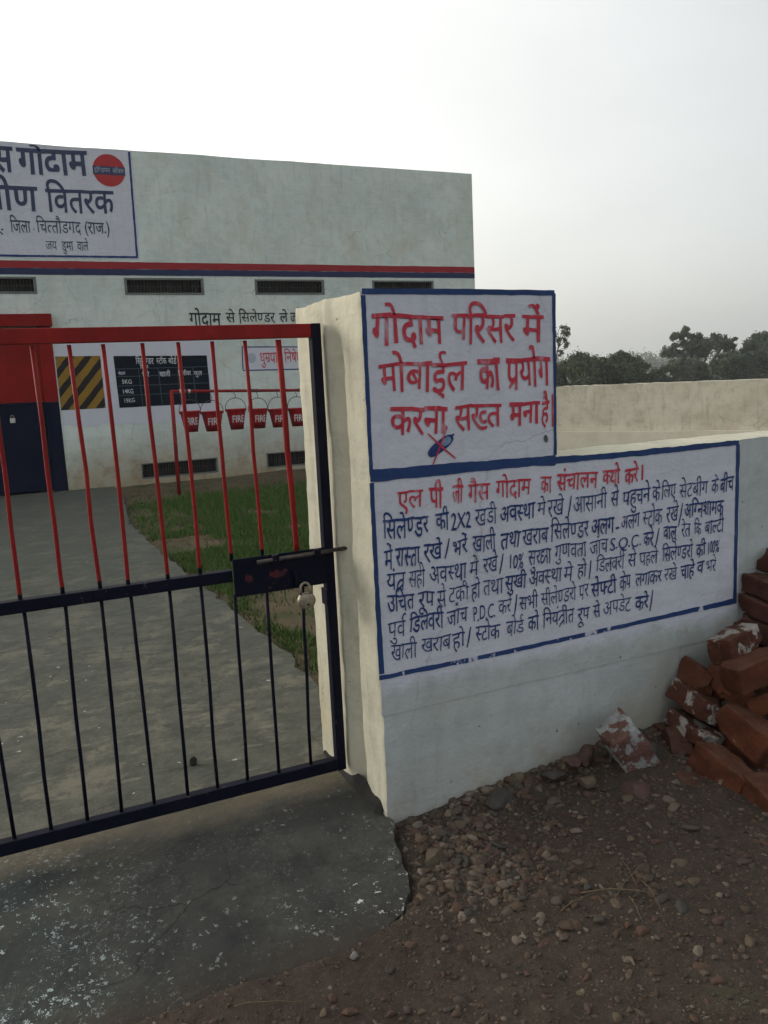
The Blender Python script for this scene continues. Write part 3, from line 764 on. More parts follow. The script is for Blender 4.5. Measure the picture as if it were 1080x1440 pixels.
T_SB = [('सिलेण्डर', 2.0134, 2.017, 2.3033, 2.0087, 0.0845), ('स्टॉक', 2.3371, 2.0076, 2.5072, 2.0032, 0.0852), ('बोर्ड', 2.53, 2.0024, 2.6675, 1.9991, 0.0856), ('दिनांक', 2.0757, 1.9102, 2.2095, 1.9054, 0.0508), ('गोदाम', 1.7247, 1.8122, 1.8395, 1.811, 0.0425), ('भरे', 2.0926, 1.7919, 2.2161, 1.7927, 0.0679), ('खाली', 2.3682, 1.7867, 2.5509, 1.7853, 0.0685), ('डिलीवर', 2.6721, 1.7862, 2.8874, 1.7836, 0.0634), ('कुल', 2.9281, 1.7785, 3.0697, 1.7765, 0.0639), ('5KG', 1.7734, 1.6924, 1.9276, 1.6913, 0.0674), ('14KG', 1.7754, 1.5402, 1.9409, 1.5379, 0.0676), ('19KG', 1.7834, 1.3928, 1.9498, 1.3954, 0.0678)]

WY, GY, BY = 2.4341, 2.7285, 13.7755      # front of the boundary wall, gate plane, front of the building

def at(x, y, Y):
    """the point at depth Y seen at photo position (x, y)"""
    d = [fx[k] + rx[k] * (x - 540) / 1149.0 + ux[k] * (720 - y) / 1149.0 for k in range(3)]
    return Vector((d[0] * Y / d[1], Y, 1.5 + d[2] * Y / d[1]))

def sstep(a, b, x):
    t = np.clip((x - a) / (b - a), 0, 1)
    return t * t * (3 - 2 * t)

# ------------------------------------------------------------------ ground
mk('ground', [(-2500, -2500, -0.14), (2500, -2500, -0.14), (2500, 2500, -0.14), (-2500, 2500, -0.14)], [(0, 1, 2, 3)], M_FIELD)['kind'] = 'structure'

def apron_edge(Y):
    """right-hand edge of the concrete as a function of depth"""
    pts = [(1.5, 0.55), (1.86, 0.60), (1.93, 0.76), (1.99, 0.90), (2.07, 0.975), (2.30, 1.03), (2.44, 1.075), (2.6, 1.12), (3.0, 1.14), (3.1, 1.22), (4.2, 1.31), (5.3, 1.27), (7.6, 1.20), (9.7, 1.18), (12.3, 1.45), (13.8, 1.5)]
    for (a, xa), (b, xb) in zip(pts[:-1], pts[1:]):
        if Y <= b: return xa + (xb - xa) * (max(Y, a) - a) / (b - a)
    return pts[-1][1]
def slab_z(X, Y):
    z = -0.055 * float(sstep(2.66, 1.86, Y))
    if Y < 1.95: z -= 0.5 * (1.95 - Y) ** 1.0 * 0.25
    return z + 0.006 * nz(X, Y, 0, 1.5) + 0.003 * nz(X, Y, 3, 7)
ys = list(np.arange(1.55, 3.2, 0.02)) + list(np.arange(3.2, 13.9, 0.12))
NC = 70
V = []; F = []
for Y in ys:
    e = apron_edge(Y) + (0.014 * nz(Y, 0, 0, 9) + 0.012 * nz(Y, 5, 0, 24) + 0.006 * nz(Y, 9, 0, 70)) * (1 if Y < 3.05 else 3)
    for k in range(NC):
        t = k / (NC - 1)
        X = -6 + (e + 6) * (1 - (1 - t) ** 2.2)
        V.append((X, Y, slab_z(X, Y)))
    V.append((e + 0.004, Y, slab_z(e, Y) - 0.035)); V.append((e - 0.01, Y, -0.13))
n = NC + 2
for j in range(len(ys) - 1):
    for k in range(n - 1):
        F.append((j * n + k, j * n + k + 1, (j + 1) * n + k + 1, (j + 1) * n + k))
tag(mk('concrete_driveway', V, F, M_CONC, smooth=False), kind='structure')

xs = np.concatenate([np.arange(-9, -1, .25), np.arange(-1, 3.6, .018), np.arange(3.6, 9, .25)])
ysd = np.concatenate([np.arange(-6, .7, .25), np.arange(.7, 2.46, .018)])
def dirt_z(X, Y):
    z = -0.046 + 0.070 * float(sstep(1.25, 2.35, X)) + 0.022 * nz(X, Y, 0, 2.2) + 0.009 * nz(X, Y, 2, 9) + 0.004 * nz(X, Y, 5, 30)
    z += 0.03 * math.exp(-max(0, WY - Y) / 0.13) * float(sstep(1.15, 1.5, X))
    if X < 1.15:
        e = apron_edge(Y)
        ins = float(sstep(e + 0.05, e - 0.06, X)) * float(sstep(1.90, 1.99, Y))
        z -= 0.06 * ins
        z += 0.012 * (1 - ins) * float(sstep(0.95, 0.6, X)) * float(sstep(1.6, 1.9, Y))
    return z
V = [(X, Y, dirt_z(X, Y)) for Y in ysd for X in xs]
n = len(xs)
F = [(j * n + k, j * n + k + 1, (j + 1) * n + k + 1, (j + 1) * n + k) for j in range(len(ysd) - 1) for k in range(n - 1)]
tag(mk('dirt_verge', V, F, M_DIRT, smooth=True), kind='structure')

xs2 = np.concatenate([np.arange(1.0, 6, .09), np.arange(6, 19, .3)])
ys2 = np.concatenate([np.arange(2.5, 8, .09), np.arange(8, 24, .25)])
def soil_z(X, Y):
    e = apron_edge(Y)
    return -0.035 + 0.03 * nz(X, Y, 0, .9) + 0.014 * nz(X, Y, 3, 4) + 0.03 * float(sstep(11.5, 13.5, Y)) - 0.05 * float(sstep(e + .12, e - .1, X))
V = [(X, Y, soil_z(X, Y)) for Y in ys2 for X in xs2]
n = len(xs2)
F = [(j * n + k, j * n + k + 1, (j + 1) * n + k + 1, (j + 1) * n + k) for j in range(len(ys2) - 1) for k in range(n - 1)]
tag(mk('yard_soil', V, F, M_SOIL, smooth=True), kind='structure')

# ------------------------------------------------------------------ boundary wall with the raised gate pillar
bw = thing('boundary_wall', 'low whitewashed boundary wall stepping up to a square pillar at the gate, painted with notices', 'wall', (1.0605, WY, -0.12))

def soft_box(name, a, b, mat, parent, bevel=0.012, cuts=(10, 6, 14), amp=0.004, side_hollow=False, keep_front=True, seed=0, joint=0):
    bm = bmesh.new()
    nx, ny, nzz = cuts
    x0, y0, z0 = a; x1, y1, z1 = b
    grid = {}
    def vert(i, j, k):
        if (i, j, k) not in grid:
            p = Vector((x0 + (x1 - x0) * i / nx, y0 + (y1 - y0) * j / ny, z0 + (z1 - z0) * k / nzz))
            grid[(i, j, k)] = bm.verts.new(p)
        return grid[(i, j, k)]
    for j in range(ny):
        for k in range(nzz):
            bm.faces.new((vert(0, j, k), vert(0, j, k + 1), vert(0, j + 1, k + 1), vert(0, j + 1, k)))
            bm.faces.new((vert(nx, j, k), vert(nx, j + 1, k), vert(nx, j + 1, k + 1), vert(nx, j, k + 1)))
    for i in range(nx):
        for k in range(nzz):
            bm.faces.new((vert(i, 0, k), vert(i + 1, 0, k), vert(i + 1, 0, k + 1), vert(i, 0, k + 1)))
            bm.faces.new((vert(i, ny, k), vert(i, ny, k + 1), vert(i + 1, ny, k + 1), vert(i + 1, ny, k)))
    for i in range(nx):
        for j in range(ny):
            bm.faces.new((vert(i, j, nzz), vert(i + 1, j, nzz), vert(i + 1, j + 1, nzz), vert(i, j + 1, nzz)))
            bm.faces.new((vert(i, j, 0), vert(i, j + 1, 0), vert(i + 1, j + 1, 0), vert(i + 1, j, 0)))
    for (i, j, k), v in grid.items():
        p = v.co.copy()
        if joint and i == (nx if joint == 1 else 0) and p.z < 1.2: continue
        d = Vector((nz(p.x, p.y, p.z + seed, 5), nz(p.x + 9, p.y, p.z + seed, 5), nz(p.x, p.y + 9, p.z + seed, 5))) * amp
        d += Vector((nz(p.x, p.y, p.z + seed, 22), nz(p.x + 9, p.y, p.z + seed, 22), nz(p.x, p.y + 9, p.z + seed, 22))) * amp * .5
        fr = (j == 0)
        if fr and keep_front: d.y = 0.0
        # soften the arrises
        on = (i in (0, nx)) + (j in (0, ny)) + (k in (0, nzz))
        if on >= 2:
            c = Vector(((x0 + x1) / 2 - p.x, (y0 + y1) / 2 - p.y, (z0 + z1) / 2 - p.z))
            if i in (0, nx) and not (keep_front and j == 0 and False): d.x += math.copysign(bevel * .35, c.x)
            if j in (0, ny) and not (keep_front and j == 0): d.y += math.copysign(bevel * .35, c.y)
            if k == nzz: d.z += -bevel * .3
        if on >= 2:
            ch = max(0.0, nz(p.x + seed, p.y, p.z, 14) - 0.28) * 0.035
            c = Vector(((x0 + x1) / 2 - p.x, (y0 + y1) / 2 - p.y, 0))
            if i in (0, nx): d.x += math.copysign(ch, c.x)
            if k == nzz: d.z -= ch
        if side_hollow and i == 0 and 0 < j:
            yy = (p.y - y0)
            hol = 0.028 * math.exp(-((yy - 0.222) / 0.034) ** 2) * float(sstep(1.72, 1.55, p.z))
            d.x += hol
            d.x += -0.016 * float(sstep(0.225, 0.285, yy))
        v.co = p + d
    bmesh.ops.recalc_face_normals(bm, faces=bm.faces)
    return mkbm(name, bm, mat, parent, True)

def sharp(o, ang=40):
    me = o.data
    bm = bmesh.new(); bm.from_mesh(me)
    for e in bm.edges:
        if len(e.link_faces) == 2 and e.calc_face_angle() > R(ang): e.smooth = False
    bm.to_mesh(me); bm.free()
    return o

def two_mats(o, m2, test):
    o.data.materials.append(m2)
    off = wl(o)
    for p in o.data.polygons:
        if test(p.center + off, p.normal): p.material_index = 1

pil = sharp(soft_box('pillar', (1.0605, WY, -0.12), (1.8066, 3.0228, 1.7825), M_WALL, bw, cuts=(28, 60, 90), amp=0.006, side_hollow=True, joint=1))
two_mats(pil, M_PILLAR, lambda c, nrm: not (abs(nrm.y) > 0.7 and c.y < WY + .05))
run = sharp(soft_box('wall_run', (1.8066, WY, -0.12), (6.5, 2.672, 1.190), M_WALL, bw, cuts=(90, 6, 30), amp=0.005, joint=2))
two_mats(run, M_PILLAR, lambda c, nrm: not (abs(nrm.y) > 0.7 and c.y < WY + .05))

# dark mortar skirting along the foot of the pillar's gate side
V = []; F = []
for k in range(24):
    Y = 2.452 + (3.02 - 2.452) * k / 23
    h = 0.030 + 0.016 * nz(Y, 0, 0, 12) + 0.012 * math.sin((Y - 2.45) * 9)
    e_ = min(1.0, 5 * math.sin(math.pi * (k + .4) / 23.8)); h = -.012 + (h + .012) * e_
    V += [(1.048 - 0.028 * e_, Y, -0.035), (1.052 - 0.012 * e_, Y, h * .55), (1.0605 + .004, Y, h)]
for k in range(23):
    for q in range(2):
        F.append((k * 3 + q, k * 3 + q + 1, (k + 1) * 3 + q + 1, (k + 1) * 3 + q))
mk('skirting', V, F, plain('dark damp mortar', (0.030, 0.029, 0.027), (0.016, 0.016, 0.016), 14, 0.9, 0, 0.2, [(40, .5, .006, 4)]), bw)

def ragged_patch(name, pts, y, mat, parent, wob=0.006, step=0.03):
    """flat sheet of paint with a hand-brushed outline"""
    out = []
    for (xa, za), (xb, zb) in zip(pts, pts[1:] + pts[:1]):
        L_ = math.hypot(xb - xa, zb - za); k = max(1, int(L_ / step))
        nx_, nz_ = -(zb - za) / L_, (xb - xa) / L_
        for i in range(k):
            t = i / k
            x = xa + (xb - xa) * t; z = za + (zb - za) * t
            w = wob * (nz(x, z, y, 6) + .5 * nz(x, z, y, 25)) if 0 < i else 0
            out.append((x + nx_ * w, y, z + nz_ * w))
    return mk(name, out, [tuple(range(len(out)))], mat, parent)

def brush_strip(name, pts, ws, y, mat, parent, wob=0.002, step=0.02):
    """a painted band following pts; ws gives the half widths"""
    V = []; F = []
    P = []
    for i in range(len(pts) - 1):
        (xa, za), (xb, zb) = pts[i], pts[i + 1]
        L_ = math.hypot(xb - xa, zb - za); k = max(1, int(L_ / step))
        for q in range(k + (i == len(pts) - 2)):
            t = q / k
            P.append((xa + (xb - xa) * t, za + (zb - za) * t, ws[i] + (ws[i + 1] - ws[i]) * t))
    for i, (x, z, w) in enumerate(P):
        a = P[max(i - 1, 0)]; b = P[min(i + 1, len(P) - 1)]
        dx, dz = b[0] - a[0], b[1] - a[1]; l = math.hypot(dx, dz)
        w1 = w + wob * (nz(x, z, y, 14) + .7 * nz(x, z, y, 45)); w2 = w + wob * (nz(x, z, y + 7, 14) + .7 * nz(x, z, y + 7, 45))
        V += [(x - dz / l * w1, y, z + dx / l * w1), (x + dz / l * w2, y, z - dx / l * w2)]
    for i in range(len(P) - 1):
        F.append((2 * i, 2 * i + 1, 2 * i + 3, 2 * i + 2))
    return mk(name, V, F, mat, parent)

y1 = WY - 0.0025
up = ragged_patch('painted_notice', [(1.063, 1.19), (1.800, 1.186), (1.800, 1.778), (1.063, 1.778)], y1, M_PANEL, bw, 0.003)
up['label'] = 'white notice with three lines of large red lettering'
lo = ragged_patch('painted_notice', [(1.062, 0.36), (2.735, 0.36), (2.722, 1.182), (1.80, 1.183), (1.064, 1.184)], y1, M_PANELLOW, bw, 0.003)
lo['label'] = 'white notice with seven lines of small lettering in a blue border'
y2 = y1 - 0.0015
brush_strip('border', [(1.066, 1.777), (1.4, 1.776), (1.806, 1.772)], [0.009, 0.0095, 0.0085], y2, M_BLUE, up)
brush_strip('border', [(1.803, 1.770), (1.802, 1.5), (1.799, 1.20)], [0.007, 0.006, 0.007], y2 - .0004, M_BLUE, up)
brush_strip('border', [(1.0695, 1.765), (1.0675, 1.45), (1.0665, 1.19)], [0.0085, 0.007, 0.007], y2 - .0004, M_BLUE, up)
brush_strip('border', [(1.062, 1.1905), (1.3, 1.189), (1.53, 1.186), (1.70, 1.184), (1.80, 1.181)], [0.0205, 0.019, 0.0172, 0.0150, 0.0190], y2 - .0008, M_BLUE, up, 0.003)
brush_strip('border', [(1.80, 1.1800), (2.1, 1.1755), (2.40, 1.1755), (2.716, 1.1765)], [0.0120, 0.0115, 0.0105, 0.0095], y2 - .0004, M_BLUE, lo, 0.003)
brush_strip('border', [(2.7115, 1.168), (2.712, 0.80), (2.712, 0.510)], [0.010, 0.0095, 0.0095], y2, M_BLUE, lo, .0025)
brush_strip('border', [(1.0665, 1.168), (1.066, 0.85), (1.068, 0.512)], [0.0075, 0.0085, 0.0105], y2, M_BLUE, lo, .0025)
brush_strip('border', [(1.058, 0.500), (1.5, 0.496), (2.0, 0.500), (2.35, 0.504), (2.722, 0.507)], [0.0085, 0.0085, 0.008, 0.009, 0.0115], y2 - .0004, M_BLUEWORN, lo, .0025)

for T in (T_TOP[:3], T_TOP[3:6], T_TOP[6:]):
    lettering('lettering', T, y2 - .0004, M_REDINK, up, off=0.012, jig=1.6, slant=0.02)
lettering('lettering', T_RED, y2 - .0004, M_REDINK, lo, off=0.010, jig=1.2, slant=0.06)
for T in (T_L1, T_L2, T_L3, T_L4, T_L5, T_L6):
    lettering('lettering', T, y2 - .0004, M_NAVYINK, lo, off=0.000, jig=1.6, slant=0.07)
def dandas(idx, mat, parent, w):
    V = []; F = []
    for i in idx:
        xa, za, xb, zb = T_DANDA[i]
        m_ = (len(V))
        vs, fs = stroke([(xa, za), ((xa + xb) / 2 + .001, (za + zb) / 2), (xb, zb)], w)
        V += [(a, y2 - .0008, b) for a, b in vs]; F += [tuple(q + m_ for q in f) for f in fs]
    mk('punctuation', V, F, mat, parent)
dandas([0], M_REDINK, up, .008); dandas([1], M_REDINK, lo, .009); dandas(range(2, len(T_DANDA)), M_NAVYINK, lo, .006)
# comma after the word, crossed-out mobile phone drawing, a dab of mud
V, F = stroke([(1.352, 1.338), (1.350, 1.328), (1.343, 1.318)], .007)
mk('punctuation', [(a, y2 - .0008, b) for a, b in V], F, M_REDINK, up)
def ell(cx, cz, a, b, rot, y, n=40, sq=2.6):
    o = []
    for k in range(n):
        t = 2 * math.pi * k / n
        c, s = math.cos(t), math.sin(t)
        x = a * math.copysign(abs(c) ** (2 / sq), c); z = b * math.copysign(abs(s) ** (2 / sq), s)
        o.append((cx + x * math.cos(rot) - z * math.sin(rot), y, cz + x * math.sin(rot) + z * math.cos(rot)))
    return o
ph = mk('phone_drawing', ell(1.328, 1.2695, .056, .0195, R(31), y2 - .0010), [tuple(range(40))], M_NAVYINK, up)
mk('screen', ell(1.350, 1.283, .019, .0125, R(31), y2 - .0016), [tuple(range(40))], plain('pale blue screen paint', (0.22, 0.30, 0.44), (0.14, 0.20, 0.33), 40), ph)
V, F = stroke([(1.367, 1.297), (1.374, 1.302), (1.3815, 1.305)], .008)
mk('aerial', [(a, y2 - .0013, b) for a, b in V], F, M_NAVYINK, ph)
V, F = stroke([(1.2805, 1.3143), (1.315, 1.281), (1.34, 1.258), (1.3835, 1.222)], .0065)
V2, F2 = stroke([(1.3554, 1.3309), (1.33, 1.279), (1.316, 1.25), (1.2956, 1.2093)], .0065)
mk('cross_stroke', [(a, y2 - .0020, b) for a, b in V], F, M_REDINK, ph)
mk('cross_stroke', [(a, y2 - .0024, b) for a, b in V2], F2, M_REDINK, ph)
mk('mud_dab', ell(1.759, 1.262, .0085, .014, R(12), y2 - .0010, 20, 2), [tuple(range(20))], plain('mud', (0.10, 0.10, 0.09), (0.06, 0.06, 0.055), 60), up)

# ------------------------------------------------------------------ gate
gate = thing('entrance_gate', 'steel bar gate, red above and navy below, shut against the square pillar', 'gate', (0.0, GY, 0.0))
T2 = 0.019
def gbox(name, x0, x1, z0, z1, mat, ya=GY - T2, yb=GY + T2):
    m = MB(); m.box((x0, ya, z0), (x1, yb, z1)); return m.obj(name, mat, gate, False, 0.0025)
XL = -1.25
gbox('top_rail', XL + .04, 0.9905, 1.655, 1.701, M_RED)
gbox('stile', 0.9920, 1.0270, 0.056, 1.702, M_NAVY)
gbox('stile', XL, XL + .0385, 0.056, 1.702, M_NAVY)
gbox('mid_rail', XL + .04, 0.652, 0.838, 0.878, M_NAVY)
gbox('bottom_rail', XL + .04, 0.9905, 0.058, 0.102, M_NAVY)
UPB = [(-0.0136, -0.0162), (0.1008, 0.1082), (0.2055, 0.2223), (0.3054, 0.3093), (0.425, 0.4376), (0.538, 0.546), (0.6492, 0.6571), (0.7595, 0.7672), (0.8761, 0.8937)]
LOB = [(-0.135, -0.1174), (-0.0095, -0.0074), (0.1117, 0.1052), (0.2206, 0.2146), (0.3133, 0.3231), (0.4387, 0.4372), (0.5438, 0.543), (0.6576, 0.6516), (0.7723, 0.7693), (0.9066, 0.8932)]
x = -0.25
while x > XL + .06:
    UPB.append((x + .115, x + .115)); LOB.append((x, x)); x -= 0.115
def two_tone(o, zsplit):
    off = wl(o); o.data.materials.append(M_NAVY)
    for p in o.data.polygons:
        if (p.center + off).z < zsplit: p.material_index = 1
for i, (a, b) in enumerate(UPB):
    zb = 0.878 if b < 0.652 else 0.918
    m = MB(); r = 0.0105 if i == 8 else 0.0068
    sp = [0.0, .03 + .02 * random.random(), .09, .3, .5, .7, 1.0]
    pts = []
    for t in sp:
        bow = 0.004 * math.sin(math.pi * t) * random.uniform(-1, 1)
        pts.append((b + (a - b) * t + bow, GY + bow, zb - .01 + (1.66 - zb) * t))
    m.tube(pts, r, 12); o = m.obj('bar', M_RED, gate, True)
    two_tone(o, zb + random.choice([.0, .015, .028, .028]))
for i, (a, b) in enumerate(LOB):
    zt = 0.842 if a < 0.652 else 0.79
    m = MB()
    pts = [(b + (a - b) * t + 0.003 * math.sin(math.pi * t) * random.uniform(-1, 1), GY, .095 + (zt - .095) * t) for t in (0, .25, .5, .75, 1)]
    m.tube(pts, 0.0062, 12); m.obj('bar', M_NAVY, gate, True)
lp = gbox('lock_plate', 0.6535, 0.9915, 0.784, 0.917, M_NAVY, GY - .027, GY - .0195)
M_REDFADE = plain('red paint showing through', (0.085, 0.007, 0.010), (0.012, 0.006, 0.016), 45, 0.6)
ps = [(0.690, 0.838), (0.702, 0.828), (0.715, 0.832), (0.722, 0.846), (0.712, 0.858), (0.703, 0.854), (0.697, 0.864), (0.692, 0.852)]
ragged_patch('worn_red_patch', ps, GY - .0285, M_REDFADE, lp, .004, .006)
ps = [(0.775, 0.842), (0.800, 0.830), (0.83, 0.836), (0.848, 0.856), (0.836, 0.864), (0.82, 0.852), (0.806, 0.866), (0.792, 0.854), (0.780, 0.862)]
ragged_patch('worn_red_patch', ps, GY - .0285, M_REDFADE, lp, .004, .006)
m = MB(); m.tube([(0.735, GY - .036, 0.8985), (0.9, GY - .037, 0.9015), (1.078, GY - .036, 0.9065)], .0075, 12); m.obj('bolt', M_RODSTEEL, gate, True)
for bx_ in (0.79, 0.945):
    m = MB(); m.box((bx_, GY - .049, 0.888), (bx_ + .022, GY - .0275, 0.918)); m.obj('bolt_bracket', M_NAVY, gate, False, .002)
m = MB(); m.box((0.866, GY - .042, .795), (0.876, GY - .0275, .845)); m.box((.876, GY - .042, .795), (.900, GY - .036, .812)); m.obj('hasp', M_NAVY, gate, False, .0015)
m = MB(); m.box((0.20, GY - .0245, 0.843), (0.235, GY - .0195, 0.878)); m.obj('weld_plate', M_NAVY, gate, False, .0015)
m = MB(); m.box((0.985, GY - .03, 0.7), (0.9925, GY + .025, 0.76)); m.obj('hasp', M_NAVY, gate, False, .0015)

# padlock hanging from the lock plate
pk = thing('padlock', 'round worn brass padlock hanging from the lock plate of the gate', 'padlock', (0.8985, GY - .045, 0.712))
m = MB()
cx_, cz_ = 0.9015, 0.739
n = 36; prof = [(-.0145, .80), (-.0125, .93), (-.008, 1.0), (.008, 1.0), (.0125, .93), (.0145, .80)]
def padr(t): return .0315 * (1 + .04 * math.cos(2 * t)) * (0.93 if math.sin(t) > .80 else 1)
vs = [(cx_ + math.cos(2 * math.pi * k / n) * padr(2 * math.pi * k / n) * s, GY - .046 + d, cz_ + math.sin(2 * math.pi * k / n) * padr(2 * math.pi * k / n) * s) for d, s in prof for k in range(n)]
fs = [(j * n + k, j * n + (k + 1) % n, (j + 1) * n + (k + 1) % n, (j + 1) * n + k) for j in range(len(prof) - 1) for k in range(n)]
fs += [tuple(range(n - 1, -1, -1)), tuple(range((len(prof) - 1) * n, len(prof) * n))]
m.add(vs, fs); m.obj('lock_body', M_STEEL, pk, True)
m = MB(); m.tube([(cx_ - .0185, GY - .046, cz_ + .024)] + [(cx_ - .001 + math.cos(t) * .0178, GY - .046 + .006 * math.sin(t), cz_ + .044 + math.sin(t) * .0195) for t in np.linspace(math.pi, 0, 14)] + [(cx_ + .0165, GY - .046, cz_ + .024)], .0048, 10)
m.obj('shackle', M_STEEL, pk, True)
m = MB(); m.tube([(cx_ + .002, GY - .062, cz_ - .012), (cx_ + .002, GY - .0605, cz_ - .012)], .004, 10); m.obj('keyhole', M_DARK, pk)

# ------------------------------------------------------------------ building
bld = thing('warehouse', 'flat roofed whitewashed warehouse with red and navy stripe and painted name board', 'building', (0.0, BY, 0.0))
BX0, BX1, BZ, BDEP = -9.0, 8.393, 5.195, 10.0
VENTS = [(-3.02, -1.79, 3.03, 3.26), (-0.56, 0.66, 3.04, 3.27), (1.965, 3.205, 3.02, 3.265), (4.09, 5.32, 3.02, 3.255), (6.26, 7.49, 3.02, 3.25), (1.955, 3.20, 0.085, 0.318), (4.08, 5.31, 0.075, 0.318), (6.2, 7.43, 0.075, 0.318)]
DOOR = (-2.10, 0.80, -0.1, 2.54)
holes = VENTS + [DOOR]
cx = sorted(set([BX0, BX1] + [round(float(q), 3) for q in np.arange(-8.8, 8.3, .31)] + [h[0] for h in holes] + [h[1] for h in holes]))
cz = sorted(set([-0.14, BZ] + [h[2] for h in holes] + [h[3] for h in holes]))
m = MB()
for i in range(len(cx) - 1):
    for j in range(len(cz) - 1):
        mx_, mz_ = (cx[i] + cx[i + 1]) / 2, (cz[j] + cz[j + 1]) / 2
        if any(h[0] < mx_ < h[1] and h[2] < mz_ < h[3] for h in holes): continue
        tj = [0.014 * nz(q, 0, 0, 1.1) + 0.008 * nz(q, 4, 0, 5) if j == len(cz) - 2 else 0 for q in (cx[i], cx[i + 1])]
        m.add([(cx[i], BY, cz[j]), (cx[i + 1], BY, cz[j]), (cx[i + 1], BY, cz[j + 1] + tj[1]), (cx[i], BY, cz[j + 1] + tj[0])], [(0, 1, 2, 3)])
# sides, back, roof, with a slightly uneven roof line
m.add([(BX1, BY, -.14), (BX1, BY + BDEP, -.14), (BX1, BY + BDEP, BZ), (BX1, BY, BZ)], [(0, 1, 2, 3)])
m.add([(BX0, BY, -.14), (BX0, BY + BDEP, -.14), (BX0, BY + BDEP, BZ), (BX0, BY, BZ)], [(3, 2, 1, 0)])
m.add([(BX0, BY + BDEP, -.14), (BX1, BY + BDEP, -.14), (BX1, BY + BDEP, BZ), (BX0, BY + BDEP, BZ)], [(3, 2, 1, 0)])
m.add([(BX0, BY, BZ - .05), (BX1, BY, BZ - .05), (BX1, BY + BDEP, BZ - .05), (BX0, BY + BDEP, BZ - .05)], [(0, 1, 2, 3)])
m.add([(BX0, BY, 4.9), (BX1, BY, 4.9)] and [(BX0, BY + .22, BZ - .06), (BX1, BY + .22, BZ - .06), (BX1, BY + .22, BZ - .012), (BX0, BY + .22, BZ - .012), (BX0, BY, BZ - .012), (BX1, BY, BZ - .012)], [(3, 2, 1, 0), (4, 5, 2, 3)])
for (a, b, c, d) in holes:   # reveals
    dp = 0.14 if (a, b, c, d) != DOOR else 0.10
    m.add([(a, BY, c), (b, BY, c), (b, BY, d), (a, BY, d), (a, BY + dp, c), (b, BY + dp, c), (b, BY + dp, d), (a, BY + dp, d)],
          [(0, 1, 5, 4), (1, 2, 6, 5), (2, 3, 7, 6), (3, 0, 4, 7)])
m.obj('wall', M_BUILD, bld)
for (a, b, c, d) in VENTS:
    m = MB(); t = 0.030 if c > 1 else 0.012
    y0 = BY - .006; yb = BY + .05
    for q in ((a - .01, a + t, c, d), (b - t, b + .01, c, d)): m.box((q[0], y0, q[2] - .01), (q[1], yb, q[3] + .01))
    m.box((a + t + .001, y0, c - .01), (b - t - .001, yb, c + t * .8)); m.box((a + t + .001, y0, d - t * .6), (b - t - .001, yb, d + .01))
    v = m.obj('vent', M_VENTFRAME, bld)
    m = MB(); m.add([(a, BY + .138, c), (b, BY + .138, c), (b, BY + .138, d), (a, BY + .138, d)], [(0, 1, 2, 3)]); m.obj('opening', M_DARK, v)
    m = MB(); x = a + t + .03
    while x < b - t - .01:
        m.tube([(x, BY + .03, c + .03), (x + random.uniform(-.006, .006), BY + .03, d - .02)], .0065, 6); x += random.uniform(.035, .055)
    m.tube([(a + t, BY + .038, (c + d) / 2), (b - t, BY + .038, (c + d) / 2)], .005, 6)
    m.obj('grille', M_GRILLE, v)
# stripe
brush_strip('red_stripe', [(BX0, 3.461), (0.2, 3.461), (4.12, 3.463), (BX1, 3.463)], [0.054] * 4, BY - .004, M_STRIPERED, bld, .004, .1)
brush_strip('navy_stripe', [(BX0, 3.358), (0.2, 3.3585), (4.12, 3.358), (BX1, 3.357)], [0.048] * 4, BY - .004, M_STRIPENAVY, bld, .004, .1)
# name board
nb = ragged_patch('painted_name_board', [(-4.2, 3.56), (2.235, 3.56), (2.245, 5.185), (-4.2, 5.185)], BY - .003, M_PANEL, bld, .012, .1)
brush_strip('border', [(2.215, 5.17), (2.203, 4.4), (2.190, 3.605)], [.017, .016, .017], BY - .005, M_NAVYINK, nb, .004, .05)
brush_strip('border', [(-4.1, 3.585), (0.2, 3.582), (2.205, 3.592)], [.016, .016, .016], BY - .0055, M_NAVYINK, nb, .004, .05)
M_SIGNINK = mat_ink('slate sign paint', (0.030, 0.040, 0.095), (0.04, 0.05, 0.11), (0.3, 0.32, 0.38), .62, .75, 8, .3)
lettering('lettering', T_BT[:2], BY - .006, M_SIGNINK, nb, off=0.018, jig=.6, lift=.0004, topk=.35)
lettering('lettering', T_BT[2:4], BY - .006, M_SIGNINK, nb, off=0.012, jig=.6, lift=.0004)
lettering('lettering', T_BT[4:9], BY - .006, M_SIGNINK, nb, off=0.0, jig=.8, lift=.0004)
lettering('lettering', T_BT[9:], BY - .006, M_SIGNINK, nb, off=0.0, jig=.8, lift=.0004)
lg = mk('round_emblem', ell(1.889, 4.878, .238, .238, 0, BY - .006, 60, 2), [tuple(range(60))], M_LOGORED, nb)
mk('band', [(1.889 - .238, BY - .0075, 4.812), (1.889 + .238, BY - .0075, 4.812), (1.889 + .238, BY - .0075, 4.936), (1.889 - .238, BY - .0075, 4.936)], [(0, 1, 2, 3)], M_SIGNINK, lg)
lettering('band_lettering', [('इण्डियन', 1.667, 4.905, 1.905, 4.905, .062), ('ऑयल', 1.935, 4.905, 2.11, 4.905, .062)], BY - .0095, M_FAINT, lg, off=.0, jig=.6, lift=.0003)
# line of lettering under the vents
lettering('warning_lettering', T_BG, BY - .004, M_BLACKINK, bld, off=.004, jig=1.0, lift=.0004)
